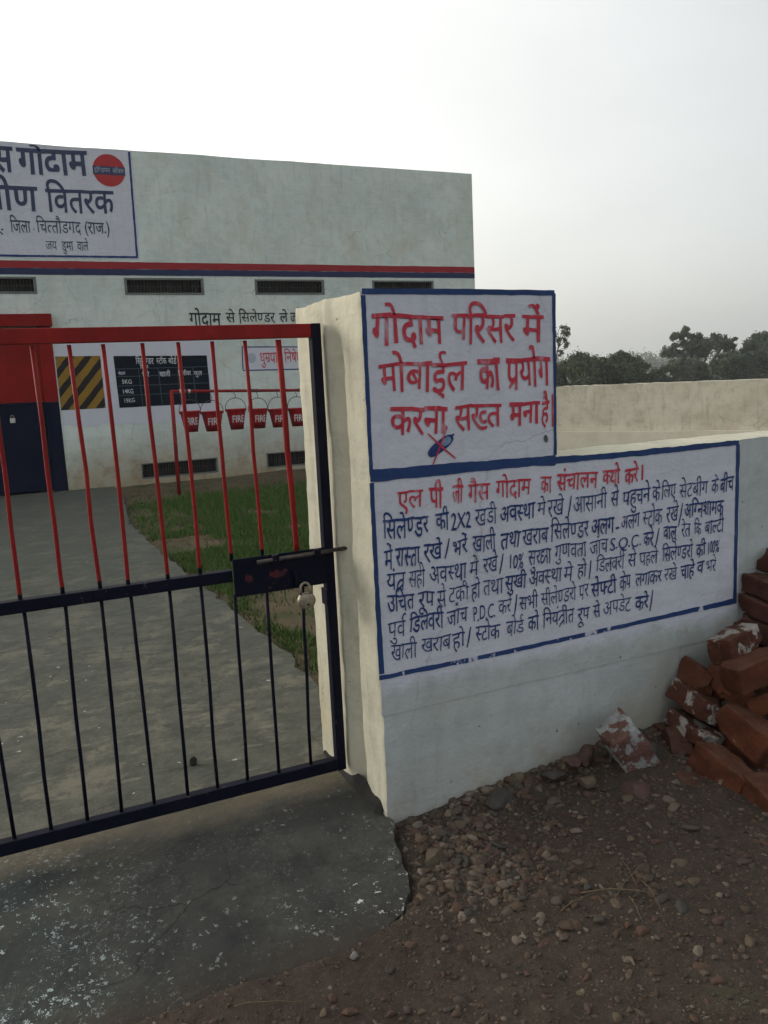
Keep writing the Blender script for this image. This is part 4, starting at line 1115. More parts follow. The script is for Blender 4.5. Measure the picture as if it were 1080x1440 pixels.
# white washed patches behind the small boards
ragged_patch('white_patch', [(0.815, 1.02), (1.7, 0.98), (3.30, 0.96), (3.36, 2.30), (2.2, 2.34), (0.825, 2.33)], BY - .0025, M_PATCH, bld, .05, .1)
hz = ragged_patch('hazard_panel', [(0.822, 1.262), (1.487, 1.26), (1.482, 2.078), (0.822, 2.088)], BY - .0045, M_HAZARD, bld, .003, .08)
sb = ragged_patch('stock_board', [(1.700, 1.249), (3.178, 1.247), (3.170, 2.031), (1.682, 2.068)], BY - .0045, M_BOARD, bld, .003, .08)
m = MB()
def lin(xa, za, xb, zb, w=.006):
    l = math.hypot(xb - xa, zb - za); dx, dz = (xb - xa) / l * w, (zb - za) / l * w
    m.add([(xa - dz, BY - .006, za + dx), (xb - dz, BY - .006, zb + dx), (xb + dz, BY - .006, zb - dx), (xa + dz, BY - .006, za - dx)], [(3, 2, 1, 0)])
for z_ in (1.862, 1.742, 1.594, 1.444): lin(1.70, z_, 3.165, z_ - .012)
for x_ in (2.05, 2.36, 2.665, 2.92): lin(x_, 1.855, x_ + .015, 1.26)
m.obj('ruled_lines', M_BOARDLINE, sb)
for t_ in T_SB: lettering('lettering', [t_], BY - .0085, M_WHITEINK, sb, off=.006, jig=.8, lift=.0003)
ns = ragged_patch('smoking_notice', [(3.775, 1.765), (5.6, 1.73), (5.6, 2.13), (3.788, 2.150)], BY - .003, M_PATCH, bld, .004, .08)
brush_strip('border', [(3.775, 2.153), (4.85, 2.127), (5.6, 2.11)], [.009] * 3, BY - .0045, M_NAVYINK, ns, .002, .06)
brush_strip('border', [(3.765, 1.763), (4.85, 1.745), (5.6, 1.73)], [.009] * 3, BY - .0045, M_NAVYINK, ns, .002, .06)
brush_strip('border', [(3.781, 2.14), (3.768, 1.775)], [.009] * 2, BY - .005, M_NAVYINK, ns, .002, .06)
for t_ in T_NS: lettering('lettering', [t_], BY - .005, M_REDINK, ns, off=.006, jig=.8, lift=.0004)
mk('emblem', ell(3.935, 1.965, .075, .085, 0, BY - .0045, 30, 2), [tuple(range(30))], M_FAINT, ns)

# steel door of the warehouse
dr = thing('steel_door', 'wide steel warehouse door, red on top and navy below, padlocked', 'door', (-0.65, BY + .05, 0.0))
dr.parent = bld; dr.location = (-0.65, .05, 0.0)
for k in ('label', 'category'): del dr[k]
def dbox(name, a, b, mat, par=None, bev=.004):
    m = MB(); m.box(a, b); return m.obj(name, mat, par or dr, False, bev)
dbox('lintel_box', (-2.25, BY - .16, 2.545), (0.822, BY + .02, 2.722), M_REDDOOR)
dbox('frame', (0.60, BY - .012, 1.400), (0.803, BY + .06, 2.543), M_REDDOOR)
dbox('frame', (0.60, BY - .012, -0.02), (0.803, BY + .06, 1.398), M_NAVYDOOR)
for xa, xb in ((-2.1, -0.752), (-0.748, 0.598)):
    lf = dbox('leaf', (xa, BY + .03, 1.41), (xb, BY + .065, 2.54), M_REDDOOR)
    l2 = dbox('leaf', (xa, BY + .03, 0.03), (xb, BY + .065, 1.408), M_NAVYDOOR)
dbox('ledge', (-2.1, BY + .012, 1.355), (0.598, BY + .029, 1.40), M_NAVYDOOR)
dpl = thing('padlock', 'small bright padlock on the navy half of the warehouse door', 'padlock', (0.118, BY, 1.12))
m = MB(); m.box((0.08, BY - .012, 1.11), (0.155, BY + .022, 1.185)); m.obj('lock_body', plain('bright lock', (0.55, 0.55, 0.52), (0.4, 0.4, 0.38), 30, .4, .5), dpl, False, .006)
m = MB(); m.tube([(0.098, BY + .005, 1.18)] + [(0.1175 + .02 * math.cos(t), BY + .005, 1.205 + .02 * math.sin(t)) for t in np.linspace(math.pi, 0, 9)] + [(0.137, BY + .005, 1.18)], .006, 8); m.obj('shackle', M_STEEL, dpl, True)

# ------------------------------------------------------------------ fire bucket stand and buckets
SY = 11.9925
def barz(x): return 1.474 - 0.040 * (x - 2.21)
st = thing('bucket_stand', 'red pipe stand in front of the warehouse with fire buckets hanging from its crossbar', 'stand', (3.45, SY, -0.03))
m = MB(); m.tube([(2.1946, SY, -.08), (2.2119, SY, 1.478)], .027, 14); m.obj('post', M_RED, st, True)
m = MB(); m.tube([(4.80, SY, -.08), (4.80, SY, barz(4.8))], .027, 14); m.obj('post', M_RED, st, True)
m = MB(); m.tube([(2.20, SY, barz(2.2)), (3.5, SY, barz(3.5)), (4.83, SY, barz(4.83))], .022, 14); m.obj('crossbar', M_RED, st, True)
for q in (2.325, 2.375, 2.45):
    m = MB(); m.tube([(q, SY, barz(q)), (q + .028, SY, barz(q))], .026, 12); m.obj('white_cord', M_PLASTICWHITE, st)
for qa, qb in ((3.32, 3.50), (4.10, 4.25)):
    tt = np.linspace(0, 1, 60); pts = [(qa + (qb - qa) * t, SY + .025 * math.cos(t * 44), barz(qa + (qb - qa) * t) + .025 * math.sin(t * 44)) for t in tt]
    m = MB(); m.tube(pts, .005, 6); m.obj('wire_wrap', M_WIRE, st, True)
BK = [(2.3075, 2.5934, 1.182, 0.880), (2.6136, 2.927, 1.160, 0.868), (2.9827, 3.2717, 1.175, 0.870), (3.330, 3.6047, 1.158, 0.864), (3.6324, 3.9233, 1.138, 0.858), (3.9406, 4.2146, 1.132, 0.855)]
where = ['first red FIRE bucket, hung next to the end post under the stock board', 'second red FIRE bucket from the end post, hung beside the stock board corner', 'third red FIRE bucket from the end post, left of the smoking notice edge',
         'fourth red FIRE bucket from the end post, under the edge of the smoking notice', 'fifth red FIRE bucket from the end post, behind the thickest gate bar', 'sixth red FIRE bucket from the end post, beside the pillar']
for i, (xa, xb, zt, zb) in enumerate(BK):
    c = (xa + xb) / 2; rt = (xb - xa) / 2; rb = rt * 0.65
    b = thing('fire_bucket', where[i], 'bucket', (c, SY - .0, zb), 'fire buckets on the stand')
    n = 32; vs = []; fs = []
    prof = [(0.0, zb + .004), (rb * .95, zb + .004), (rb, zb), (rb + (rt - rb) * .5, (zb + zt) / 2), (rt, zt - .012), (rt + .008, zt - .008), (rt + .008, zt), (rt - .003, zt), (rt - .008, zt - .012), (rb - .006, zb + .02), (0.0, zb + .02)]
    for r_, z_ in prof:
        for k in range(n): vs.append((c + r_ * math.cos(2 * math.pi * k / n), SY + r_ * math.sin(2 * math.pi * k / n), z_))
    for j in range(len(prof) - 1):
        for k in range(n): fs.append((j * n + k, j * n + (k + 1) % n, (j + 1) * n + (k + 1) % n, (j + 1) * n + k))
    mk('pail', vs, fs, M_BUCKET, b, True)
    m = MB()
    hz_ = zt + .165 + random.uniform(-.01, .01)
    arc = [(c - math.cos(t) * (rt + .012), SY, zt - .02 + math.sin(t) ** .8 * (hz_ - zt + .02)) for t in np.linspace(0, math.pi, 17)]
    m.tube(arc, .0052, 8)
    m.obj('handle', M_WIRE, b, True)
    m = MB(); m.tube([(c, SY, hz_ - .01), (c + .012, SY, hz_ + .03), (c - .004, SY, barz(c) - .045), (c - .015, SY - .024, barz(c) - .015), (c - .012, SY - .027, barz(c) + .012), (c - .006, SY, barz(c) + .028)], .0045, 8); m.obj('hook', M_WIRE, b, True)
    for s in (-1, 1):
        m = MB(); m.box((c + s * (rt + .004) - .01, SY - .012, zt - .04), (c + s * (rt + .004) + .01, SY + .012, zt - .002)); m.obj('ear', M_BUCKET, b)
    def wrap(X, Y, Z, c=c, rt=rt, rb=rb, zt=zt, zb=zb):
        r_ = rb + (rt - rb) * (Z - zb) / (zt - zb) + .003
        a = (X - c) / r_
        return (c + r_ * math.sin(a), SY - r_ * math.cos(a) + (Y - SY), Z)
    lettering('lettering', [('FIRE', c - rt * .66, zt - .095, c + rt * .66, zt - .095, .10)], SY, M_WHITEINK, b, off=.012, jig=.5, xf=wrap, lift=.0003)

# ------------------------------------------------------------------ oblique wall at the back of the yard
fw = thing('yard_wall', 'weathered cream wall closing the yard at the back, trees showing over it', 'wall', (9.8, 10.5, 0.0))
A = Vector((8.10, 13.3, 0)); B = Vector((13.2, 5.25, 0))
dirv = (B - A).normalized(); nrm = Vector((dirv.y, -dirv.x, 0))
if nrm.x > 0: nrm = -nrm
def oblique(name, z0, z1, th, mat, amp, nn=110, kz=10, topn=0.012):
    V = []; F = []
    Lw = (B - A).length
    for i in range(nn + 1):
        p = A + dirv * Lw * i / nn
        col = []
        for k in range(kz + 1):
            z = z0 + (z1 - z0) * k / kz
            d = amp * (nz(p.x, p.y, z, 2.0) + .5 * nz(p.x, p.y, z, 8))
            if k == kz: z += topn * (nz(p.x, p.y, 0, 3) + nz(p.x, p.y, 4, 14))
            col.append((p.x + nrm.x * d, p.y + nrm.y * d, z))
        zt = col[-1][2]
        q = p - nrm * th
        col += [(q.x, q.y, zt + .003), (q.x, q.y, z0)]
        V += col
    n = kz + 3
    for i in range(nn):
        for k in range(n - 1): F.append((i * n + k, i * n + k + 1, (i + 1) * n + k + 1, (i + 1) * n + k))
    F.append(tuple(range(n))); F.append(tuple(range(nn * n + n - 1, nn * n - 1, -1)))
    o = mk(name, V, F, mat, fw, True)
    return sharp(o)
oblique('wall_face', -0.12, 1.225, 0.23, M_FARWALL, .012)
A0, B0 = A.copy(), B.copy()
A = A0 + nrm * 0.07; B = B0 + nrm * 0.07
oblique('plinth', -0.12, 0.435, 0.05, plain('pale plinth plaster', (0.84, 0.78, 0.63), (0.70, 0.64, 0.50), 3, .92, 0, .2, [(6, .3, .01, 5)]), .01, topn=.008)
A, B = A0, B0

# ------------------------------------------------------------------ bricks of the rubble pile
def brick(label, c, rot=(0, 0, 0), size=(0.225, 0.108, 0.072), mat=None, seed=0, broken=None, rough=1.0, group='bricks of the pile against the wall', name='brick', cat='brick'):
    bm = bmesh.new()
    bmesh.ops.create_cube(bm, size=1.0)
    bmesh.ops.scale(bm, verts=bm.verts, vec=size)
    bmesh.ops.bevel(bm, geom=list(bm.edges), offset=0.0045, segments=2, affect='EDGES', profile=.5)
    bmesh.ops.subdivide_edges(bm, edges=[e for e in bm.edges if e.calc_length() > .04], cuts=7, use_grid_fill=True)
    bmesh.ops.triangulate(bm, faces=[f for f in bm.faces if len(f.verts) > 4])
    rs = random.Random(seed)
    o3 = Vector((rs.uniform(0, 99), rs.uniform(0, 99), rs.uniform(0, 99)))
    corners = [Vector((sx * size[0] / 2, sy * size[1] / 2, sz * size[2] / 2)) for sx in (-1, 1) for sy in (-1, 1) for sz in (-1, 1)]
    chips = [(rs.choice(corners), rs.uniform(.022, .055)) for _ in range(4)]
    for _ in range(5):
        a, b_ = rs.sample(corners, 2); chips.append((a.lerp(b_, rs.random()), rs.uniform(.012, .028)))
    for v in bm.verts:
        p = v.co
        nv = mnoise.noise_vector(p * 24 + o3) * .0042 * rough + mnoise.noise_vector(p * 9 + o3) * .0055 * rough
        for cpt, r_ in chips:
            d = (p - cpt).length
            if d < r_:
                nv += -(cpt.normalized()) * (r_ - d) * .55
        if broken is not None:
            lim = broken + .022 * mnoise.noise(Vector((p.y * 30, p.z * 30, o3.x))) + .012 * mnoise.noise(Vector((p.y * 80, p.z * 80, o3.x)))
            if p.x > lim: nv.x += lim - p.x
        v.co = p + nv
    me = bpy.data.meshes.new(name)
    bm.to_mesh(me); bm.free()
    me.polygons.foreach_set('use_smooth', [True] * len(me.polygons))
    o = link(name, me, mat or M_BRICK)
    o.location = c; o.rotation_euler = tuple(R(a) for a in rot)
    sharp(o, 50)
    return tag(o, label, cat, group)

def brick2(label, P, Q, roll, size, mat, seed, broken=None, rough=1.0):
    """a brick whose long axis runs from P to Q"""
    P = Vector(P); Q = Vector(Q)
    ax = (Q - P).normalized()
    sd_ = ax.cross(Vector((0, 0, 1))).normalized()
    up = sd_.cross(ax)
    o = brick(label, (P + Q) / 2, (0, 0, 0), ((Q - P).length,) + size, mat, seed, broken, rough)
    m3 = Matrix((ax, -sd_, up)).transposed() @ Matrix.Rotation(R(roll), 3, 'X')
    o.rotation_euler = m3.to_euler()
    return o
brick2('topmost brick of the pile, laid apart from the courses below it at the frame edge', (2.8816, 2.42, .672), (2.8536, 2.2023, .655), 3, (.105, .085), M_BRICKDARK, 100, None, 1.3)
brick2('brown brick, highest of the stacked courses by the notice corner', (2.795, 2.42, .585), (2.775, 2.2012, .573), 0, (.108, .078), M_BRICKDARK, 101, None, 1.3)
brick2('brown brick, second of the stacked courses from the top', (2.775, 2.42, .500), (2.755, 2.2014, .483), 2, (.108, .080), M_BRICKDARK, 102, None, 1.3)
brick2('brown brick, third of the stacked courses from the top', (2.756, 2.42, .410), (2.738, 2.2013, .392), -2, (.108, .082), M_BRICKDARK, 103, None, 1.3)
brick2('brown brick, lowest visible stacked course above the mortar streaked brick', (2.73, 2.42, .325), (2.70, 2.2028, .302), 0, (.108, .080), M_BRICKDARK, 104, None, 1.3)
brick2('tilted brick with white mortar along its upper edge', (2.375, 2.40, .195), (2.336, 2.184, .178), -24, (.105, .085), M_BRICKMORT, 205, None, 1.4)
brick2('tilted brick splashed with white mortar, below the other tilted brick', (2.335, 2.38, .095), (2.310, 2.163, .070), -20, (.10, .066), M_BRICKMORT, 206, None, 1.4)
brick2('big clean orange brick leaning over the front of the pile', (2.3913, 2.165, .178), (2.3912, 1.955, .100), -14, (.125, .108), M_BRICK, 207, None, 1.2)
brick2('large brick with white crumbs at the foot of the pile', (2.225, 2.13, .066), (2.226, 1.92, .004), -16, (.115, .112), M_BRICK, 208, None, 1.4)
brick2('orange brick at the front corner of the pile by the gravel', (2.250, 1.925, .034), (2.196, 1.72, .020), -4, (.11, .090), M_BRICK, 209, None, 1.2)
brick2('broken orange brick end with a rounded break beside the wall', (2.44, 2.42, .262), (2.40, 2.207, .222), -32, (.115, .095), M_BRICK, 203, .07, 2.0)
brick('greyish brick with a white mortar streak along its face, lying askew on the pile', (2.500, 2.235, .412), (-14, -10, 8), (.19, .11, .105), M_BRICKMORT, 201, None, 1.4)
brick('plain orange brick under the mortar streaked brick', (2.455, 2.10, .355), (-8, -11, -6), (.235, .115, .098), M_BRICK, 202, None, 1.2)
brick('rough broken brick filling the gap under the mortar streaked brick', (2.44, 2.22, .275), (30, -15, 70), (.21, .11, .08), M_BRICK, 204, .06, 2.0)
brick('thin reddish brick half buried in the dirt before the pile', (2.125, 2.035, -.010), (8, 10, -62), (.19, .08, .05), M_BRICKDARK, 210, None, 1.4)
brick('dark brick in the shaded hollow behind the tilted bricks', (2.30, 2.34, .02), (6, 4, 80), (.22, .11, .075), M_BRICKDARK, 211)
brick('dark brick standing in the shaded hollow at the wall foot', (2.245, 2.27, .035), (10, -20, 55), (.16, .09, .075), M_BRICKDARK, 212)
fill = [
    ('orange brick at the right of the pile below the plain orange brick', (2.60, 2.02, .205), (10, -12, 30), M_BRICK),
    ('brick wedged behind the big clean orange brick', (2.53, 2.17, .20), (-20, 10, 60), M_BRICK),
    ('brick deep in the pile under the stacked courses', (2.66, 2.26, .265), (0, 6, 10), M_BRICKDARK),
    ('brick at the core of the pile on the dirt', (2.47, 2.24, .075), (0, 4, 85), M_BRICK),
    ('brick under the big clean orange brick', (2.42, 2.06, .045), (5, -6, 84), M_BRICK),
    ('brick at the right foot of the pile', (2.56, 1.90, .05), (12, 16, 5), M_BRICK),
    ('brick lying on the right foot of the pile', (2.62, 1.93, .135), (-10, 8, 40), M_BRICK),
    ('dark brick filling the pile near the frame edge', (2.70, 2.13, .12), (0, -8, 75), M_BRICKDARK),
    ('dark brick filling the pile above the frame edge brick', (2.74, 2.16, .215), (8, 8, 20), M_BRICKDARK),
    ('dark brick at the bottom of the stacked courses', (2.82, 2.30, .10), (0, 0, 3), M_BRICKDARK),
    ('dark brick second from the bottom of the stacked courses', (2.78, 2.31, .185), (0, 0, -3), M_BRICKDARK),
    ('dark brick third from the bottom of the stacked courses', (2.80, 2.30, .27), (0, 0, 4), M_BRICKDARK),
    ('broken brick resting on the stacked courses beside the wall', (2.62, 2.33, .345), (12, -30, 15), M_BRICKDARK),
]
for i, (l, c, r_, mt) in enumerate(fill): brick(l, c, r_, (.225, .11, .078), mt, 300 + i, .06 if i in (12,) else None)

# ------------------------------------------------------------------ rocks and gravel
def rock(label, c, size, rot, mat, seed, angular=0.5, name='rock', cat='rock', sub=4):
    bm = bmesh.new()
    bmesh.ops.create_icosphere(bm, subdivisions=sub, radius=1.0)
    rs = random.Random(seed)
    o3 = Vector((rs.uniform(0, 99), rs.uniform(0, 99), rs.uniform(0, 99)))
    planes = [(Vector((rs.gauss(0, 1), rs.gauss(0, 1), rs.gauss(0, 1))).normalized(), rs.uniform(.45, .82)) for _ in range(13)]
    for v in bm.verts:
        p = v.co.copy()
        for nn, dd in planes:
            k = p.dot(nn) - dd
            if k > 0: p -= nn * k * min(1, 0.55 + angular * .7)
        p *= 1 + .10 * mnoise.noise(p * 1.7 + o3) + .05 * mnoise.noise(p * 5 + o3) + .03 * mnoise.noise(p * 14 + o3)
        v.co = Vector((p.x * size[0], p.y * size[1], p.z * size[2]))
    me = bpy.data.meshes.new(name)
    bm.to_mesh(me); bm.free()
    me.polygons.foreach_set('use_smooth', [True] * len(me.polygons))
    o = link(name, me, mat)
    o.location = c; o.rotation_euler = tuple(R(a) for a in rot)
    sharp(o, 24)
    return tag(o, label, cat, 'rocks lying on the dirt')
brick('pale chunk of mortared masonry leaning against the foot of the wall', (2.005, 2.265, .066), (14, 58, 4), (.285, .13, .125), M_RUBBLE, 401, None, 1.9, None, 'masonry_chunk', 'rubble')
rock('pinkish angular rock in front of the leaning masonry chunk', (1.885, 2.115, -.012), (.085, .06, .048), (10, -8, 10), M_ROCKPINK, 402, .6)
rock('small grey rock between the leaning masonry chunk and the bricks', (2.085, 2.245, .045), (.05, .045, .045), (0, 20, 40), M_ROCKGREY, 403)
rock('dark rounded rock against the foot of the wall, left of the leaning chunk', (1.865, 2.36, .040), (.055, .045, .05), (0, 0, 20), M_ROCKPINK, 404, .35)
rock('slab like grey rock at the foot of the wall', (1.70, 2.34, .018), (.055, .035, .022), (0, 5, -10), M_ROCKGREY, 405)
rock('brownish rock at the foot of the wall below the notice corner', (1.46, 2.335, -.012), (.062, .045, .042), (0, 0, 30), M_ROCKGREY, 406, .4)
rock('tan block of rock by the wall foot among the rubble', (1.78, 2.245, .018), (.042, .036, .030), (0, 8, 50), M_ROCKTAN, 407)
rock('reddish brick shard by the wall foot', (1.785, 2.335, .042), (.07, .03, .028), (0, 35, 70), M_ROCKPINK, 408, .6)
rock('greenish tan rock beside the broken apron corner', (1.12, 2.19, -.05), (.048, .04, .032), (0, 0, 0), M_ROCKTAN, 409)
rock('long grey stone lying flat in front of the brick pile', (1.80, 1.83, -.026), (.042, .028, .022), (0, 0, 30), M_ROCKGREY, 410, .3)
rock('tan rounded stone beside the dry twigs', (1.735, 1.74, -.024), (.036, .028, .022), (0, 0, -20), M_ROCKTAN, 411, .3)
rock('grey stone under the dry twigs', (1.60, 1.60, -.034), (.034, .026, .022), (0, 0, 60), M_ROCKGREY, 412, .3)
rock('white pebble on the concrete edge of the apron', (.70, 1.875, -.038), (.013, .012, .010), (0, 0, 0), plain('white pebble stone', (.17, .16, .14), (.11, .10, .09), 40, .8), 413, .2)
rock('tan stone in the dirt at the lower frame edge', (.66, 1.60, -.034), (.020, .017, .014), (0, 0, 0), M_ROCKTAN, 414, .2)
rock('grey stone in the dirt at the lower frame edge', (.535, 1.60, -.034), (.017, .014, .012), (0, 0, 40), M_ROCKGREY, 415, .2)

ico_v = {}; ico_f = {}
for sub in (1, 2, 3):
    bm = bmesh.new(); bmesh.ops.create_icosphere(bm, subdivisions=sub, radius=1.0); bm.verts.index_update()
    ico_v[sub] = np.array([v.co[:] for v in bm.verts]); ico_f[sub] = np.array([[v.index for v in f.verts] for f in bm.faces]); bm.free()
def gravel(name, spots, mat):
    VV = []; FF = []; base = 0
    for (x, y, r_) in spots:
        sub = 3 if r_ > .016 else (2 if r_ > .006 else 1)
        v = ico_v[sub].copy()
        k = rng.normal(size=(9, 3)); k /= np.linalg.norm(k, axis=1, keepdims=True)
        for q in range(9):
            d = v @ k[q] - rng.uniform(.42, .85)
            v -= np.outer(np.clip(d, 0, None) * .92, k[q])
        v *= np.array([rng.uniform(.75, 1.7), rng.uniform(.7, 1.1), rng.uniform(.45, .9)]) * r_
        a = rng.uniform(0, 6.28); ca, sa = math.cos(a), math.sin(a)
        t = rng.uniform(-.4, .4)
        v = v @ np.array([[1, 0, 0], [0, math.cos(t), math.sin(t)], [0, -math.sin(t), math.cos(t)]])
        v = v @ np.array([[ca, sa, 0], [-sa, ca, 0], [0, 0, 1]])
        v += np.array([x, y, (max(dirt_z(x, y), slab_z(x, y) - .002) if x < apron_edge(y) else dirt_z(x, y)) + r_ * rng.uniform(-.35, .3)])
        VV.append(v); FF.append(ico_f[sub] + base); base += len(v)
    V = np.concatenate(VV); F = np.concatenate(FF)
    me = bpy.data.meshes.new(name)
    me.vertices.add(len(V)); me.vertices.foreach_set('co', V.ravel())
    me.loops.add(len(F) * 3); me.loops.foreach_set('vertex_index', F.ravel())
    me.polygons.add(len(F)); me.polygons.foreach_set('loop_start', np.arange(len(F)) * 3)
    me.update(); me.validate()
    return tag(link(name, me, mat), kind='stuff')
spots = []
while len(spots) < 24000:
    x = rng.uniform(-.7, 2.9); y = rng.uniform(1.0, 2.43)
    e = apron_edge(y)
    if x < e + .01 and y > 1.93: continue
    den = .38 + .5 * max(0, nz(x, y, 0, 3.5)) + .5 * math.exp(-abs(WY - y) / .10) + .6 * math.exp(-((x - 1.22) ** 2 / .05 + (y - 2.05) ** 2 / .06))
    if x < .75: den *= .55
    if rng.random() > den: continue
    r_ = .0016 * math.exp(abs(rng.normal(0, .88)))
    near = math.exp(-abs(WY - y) / .13) * (1 if x > 1.15 else .3) + .8 * math.exp(-((x - 1.25) ** 2 / .04 + (y - 2.05) ** 2 / .07))
    if rng.random() < near * .6: r_ *= rng.uniform(1.4, 3.6)
    spots.append((x, y, min(r_, .021)))
for q in range(150):      # rubble heaped along the foot of the wall
    x = rng.uniform(1.12, 2.15); y = WY - .012 - abs(rng.normal(0, .055)); spots.append((x, y, rng.uniform(.008, .027)))
for q in range(160):      # broken stone beside the apron corner
    x = rng.normal(1.20, .10); y = rng.normal(2.10, .14)
    if x > apron_edge(y) + .03 and y < WY - .03: spots.append((x, y, rng.uniform(.006, .022)))
for q in range(420):      # crumbs strewn on the apron
    x = rng.uniform(-.4, .95); y = 1.93 + abs(rng.normal(0, .11)); spots.append((x, y, rng.uniform(.0012, .0042)))
for q in range(40):
    x = rng.uniform(.1, .95); y = rng.uniform(2.0, 2.7); spots.append((x, y, rng.uniform(.0012, .004)))
gravel('gravel', spots, M_STONE)

# dry twigs on the dirt, a clod on the drive, bits of litter
tw = thing('dry_twig', 'dry straw coloured twig tuft lying on the dirt before the wall', 'twig', (1.53, 1.70, -.03))
m = MB()
def twig(a, b_, lift, r_=.0016):
    a = Vector(a); b_ = Vector(b_)
    pts = []
    for t in np.linspace(0, 1, 7):
        p = a.lerp(b_, t); zz = dirt_z(p.x, p.y)
        pts.append((p.x + .006 * nz(t * 3, a.x, 0, 2), p.y + .006 * nz(t * 3, a.y, 4, 2), zz + .006 + lift * math.sin(math.pi * t)))
    m.tube(pts, [r_ * (1.1 - .6 * t) for t in np.linspace(0, 1, 7)], 6)
twig((1.40, 1.80, 0), (1.60, 1.64, 0), .012, .0022); twig((1.47, 1.72, 0), (1.66, 1.80, 0), .02); twig((1.55, 1.72, 0), (1.60, 1.86, 0), .015)
twig((1.50, 1.70, 0), (1.46, 1.60, 0), .01); twig((1.58, 1.74, 0), (1.53, 1.60, 0), .02); twig((1.30, 1.76, 0), (1.45, 1.78, 0), .006)
m.obj('stalk', M_STRAW, tw, True)
for o_ in list(tw.children): pass
tws = thing('dry_stalk', 'thin dry stalk on the dirt below the edge of the concrete apron', 'twig', (.45, 1.83, -.03))
m = MB(); twig((.36, 1.84, 0), (.52, 1.78, 0), .004, .0016); m.obj('stalk', M_STRAW, tws, True)
cl = rock('dark clod of dung on the concrete drive behind the gate', (.538, 3.16, .012), (.022, .019, .028), (0, 0, 20), M_DUNG, 501, .2, 'clod', 'clod')
del cl['group']

# ------------------------------------------------------------------ grass
def blades(name, n, test, hgt, mat, xr, yr, zf):
    xs_ = []; tries = 0
    while len(xs_) < n and tries < n * 12:
        tries += 1
        x = rng.uniform(*xr); y = rng.uniform(*yr)
        if rng.random() < test(x, y): xs_.append((x, y, zf(x, y)))
    P = np.array(xs_); n = len(P)
    h = hgt * np.exp(rng.normal(0, .35, n)); w = .0035 + .002 * rng.random(n) + P[:, 1] * .0004
    a = rng.uniform(0, 2 * math.pi, n); ln = rng.uniform(.1, .8, n) * h; b_ = rng.uniform(0, 2 * math.pi, n)
    V = np.zeros((n, 3, 3))
    V[:, 0] = P + np.stack([np.cos(a) * w, np.sin(a) * w, 0 * a - .005], 1)
    V[:, 1] = P - np.stack([np.cos(a) * w, np.sin(a) * w, 0 * a + .005], 1)
    V[:, 2] = P + np.stack([np.cos(b_) * ln, np.sin(b_) * ln, h], 1)
    F = np.arange(n * 3).reshape(n, 3)
    me = bpy.data.meshes.new(name)
    me.vertices.add(n * 3); me.vertices.foreach_set('co', V.ravel())
    me.loops.add(n * 3); me.loops.foreach_set('vertex_index', F.ravel())
    me.polygons.add(n); me.polygons.foreach_set('loop_start', np.arange(n) * 3)
    me.update(); me.validate()
    return tag(link(name, me, mat), kind='stuff')
def gden(x, y):
    e = apron_edge(y)
    if x < e + .02: return 0
    d = float(sstep(-.12, .22, nz(x, y, 0, .8) + .35 * nz(x, y, 5, 2.4) + .26))
    d *= float(sstep(12.4, 10.8, y + .6 * nz(x, y, 0, .6)))
    d *= float(sstep(e, e + .12, x + .08 * nz(x, y, 0, 3)))
    if y < 4.7: d *= .42 + .5 * float(sstep(3.6, 4.7, y))
    if x < 1.9 and 8.8 < y: d *= .25
    return min(1, d)
blades('grass', 120000, gden, .036, M_GRASS, (1.15, 6.2), (3.1, 12.6), soil_z)

blades('dry_grass', 16000, lambda x, y: .25 + .75 * gden(x, y) if x > apron_edge(y) + .03 and y < 12.8 else 0, .03, M_STRAW, (1.15, 6.2), (3.1, 12.9), soil_z)

# ------------------------------------------------------------------ trees and bushes beyond the yard wall
def tree(name, label, cat, foot, limbs, clumps, leafmat, nleaf, lsize, group=None, flat=.75):
    """foot: world point; limbs: list of (points, r0, r1); clumps: list of (centre, radius)"""
    t = thing(name, label, cat, foot, group)
    m = MB()
    for pts, r0, r1 in limbs:
        m.tube(pts, [r0 + (r1 - r0) * i / (len(pts) - 1) for i in range(len(pts))], 7)
    if limbs: m.obj('trunk', M_BARK, t, True)
    vol = [r_ ** 3 for c, r_ in clumps]; tot = sum(vol)
    V = []
    for (c, r_), vv in zip(clumps, vol):
        k = int(1.7 * nleaf * vv / tot) + 60
        # each clump is itself a spray of small tufts
        nt_ = max(5, int(10 * (r_ / .5) ** 1.6))
        d = rng.normal(size=(nt_, 3)); d /= np.linalg.norm(d, axis=1, keepdims=True)
        tuft = d * (rng.random((nt_, 1)) ** .4) * r_ * np.array([1, 1, flat])
        ti = rng.integers(0, nt_, k)
        p = tuft[ti] + rng.normal(size=(k, 3)) * r_ * .27
        p += np.array(c)
        a = rng.normal(size=(k, 3)); a /= np.linalg.norm(a, axis=1, keepdims=True)
        b_ = np.cross(a, rng.normal(size=(k, 3))); b_ /= np.linalg.norm(b_, axis=1, keepdims=True)
        s = .8 * lsize * rng.uniform(.6, 1.4, (k, 1))
        V.append(np.stack([p - a * s, p + b_ * s * .42, p + a * s, p - b_ * s * .42], 1))
    V = np.concatenate(V); n = len(V)
    off = np.array(wl(t))
    V = V - off
    me = bpy.data.meshes.new('crown')
    me.vertices.add(n * 4); me.vertices.foreach_set('co', V.reshape(-1))
    me.loops.add(n * 4); me.loops.foreach_set('vertex_index', np.arange(n * 4))
    me.polygons.add(n); me.polygons.foreach_set('loop_start', np.arange(n) * 4)
    me.update(); me.validate()
    link('crown', me, leafmat, t)
    return t
PXM = 1149.0 / 59.0      # pixels per metre at the tree line (Y = 45)
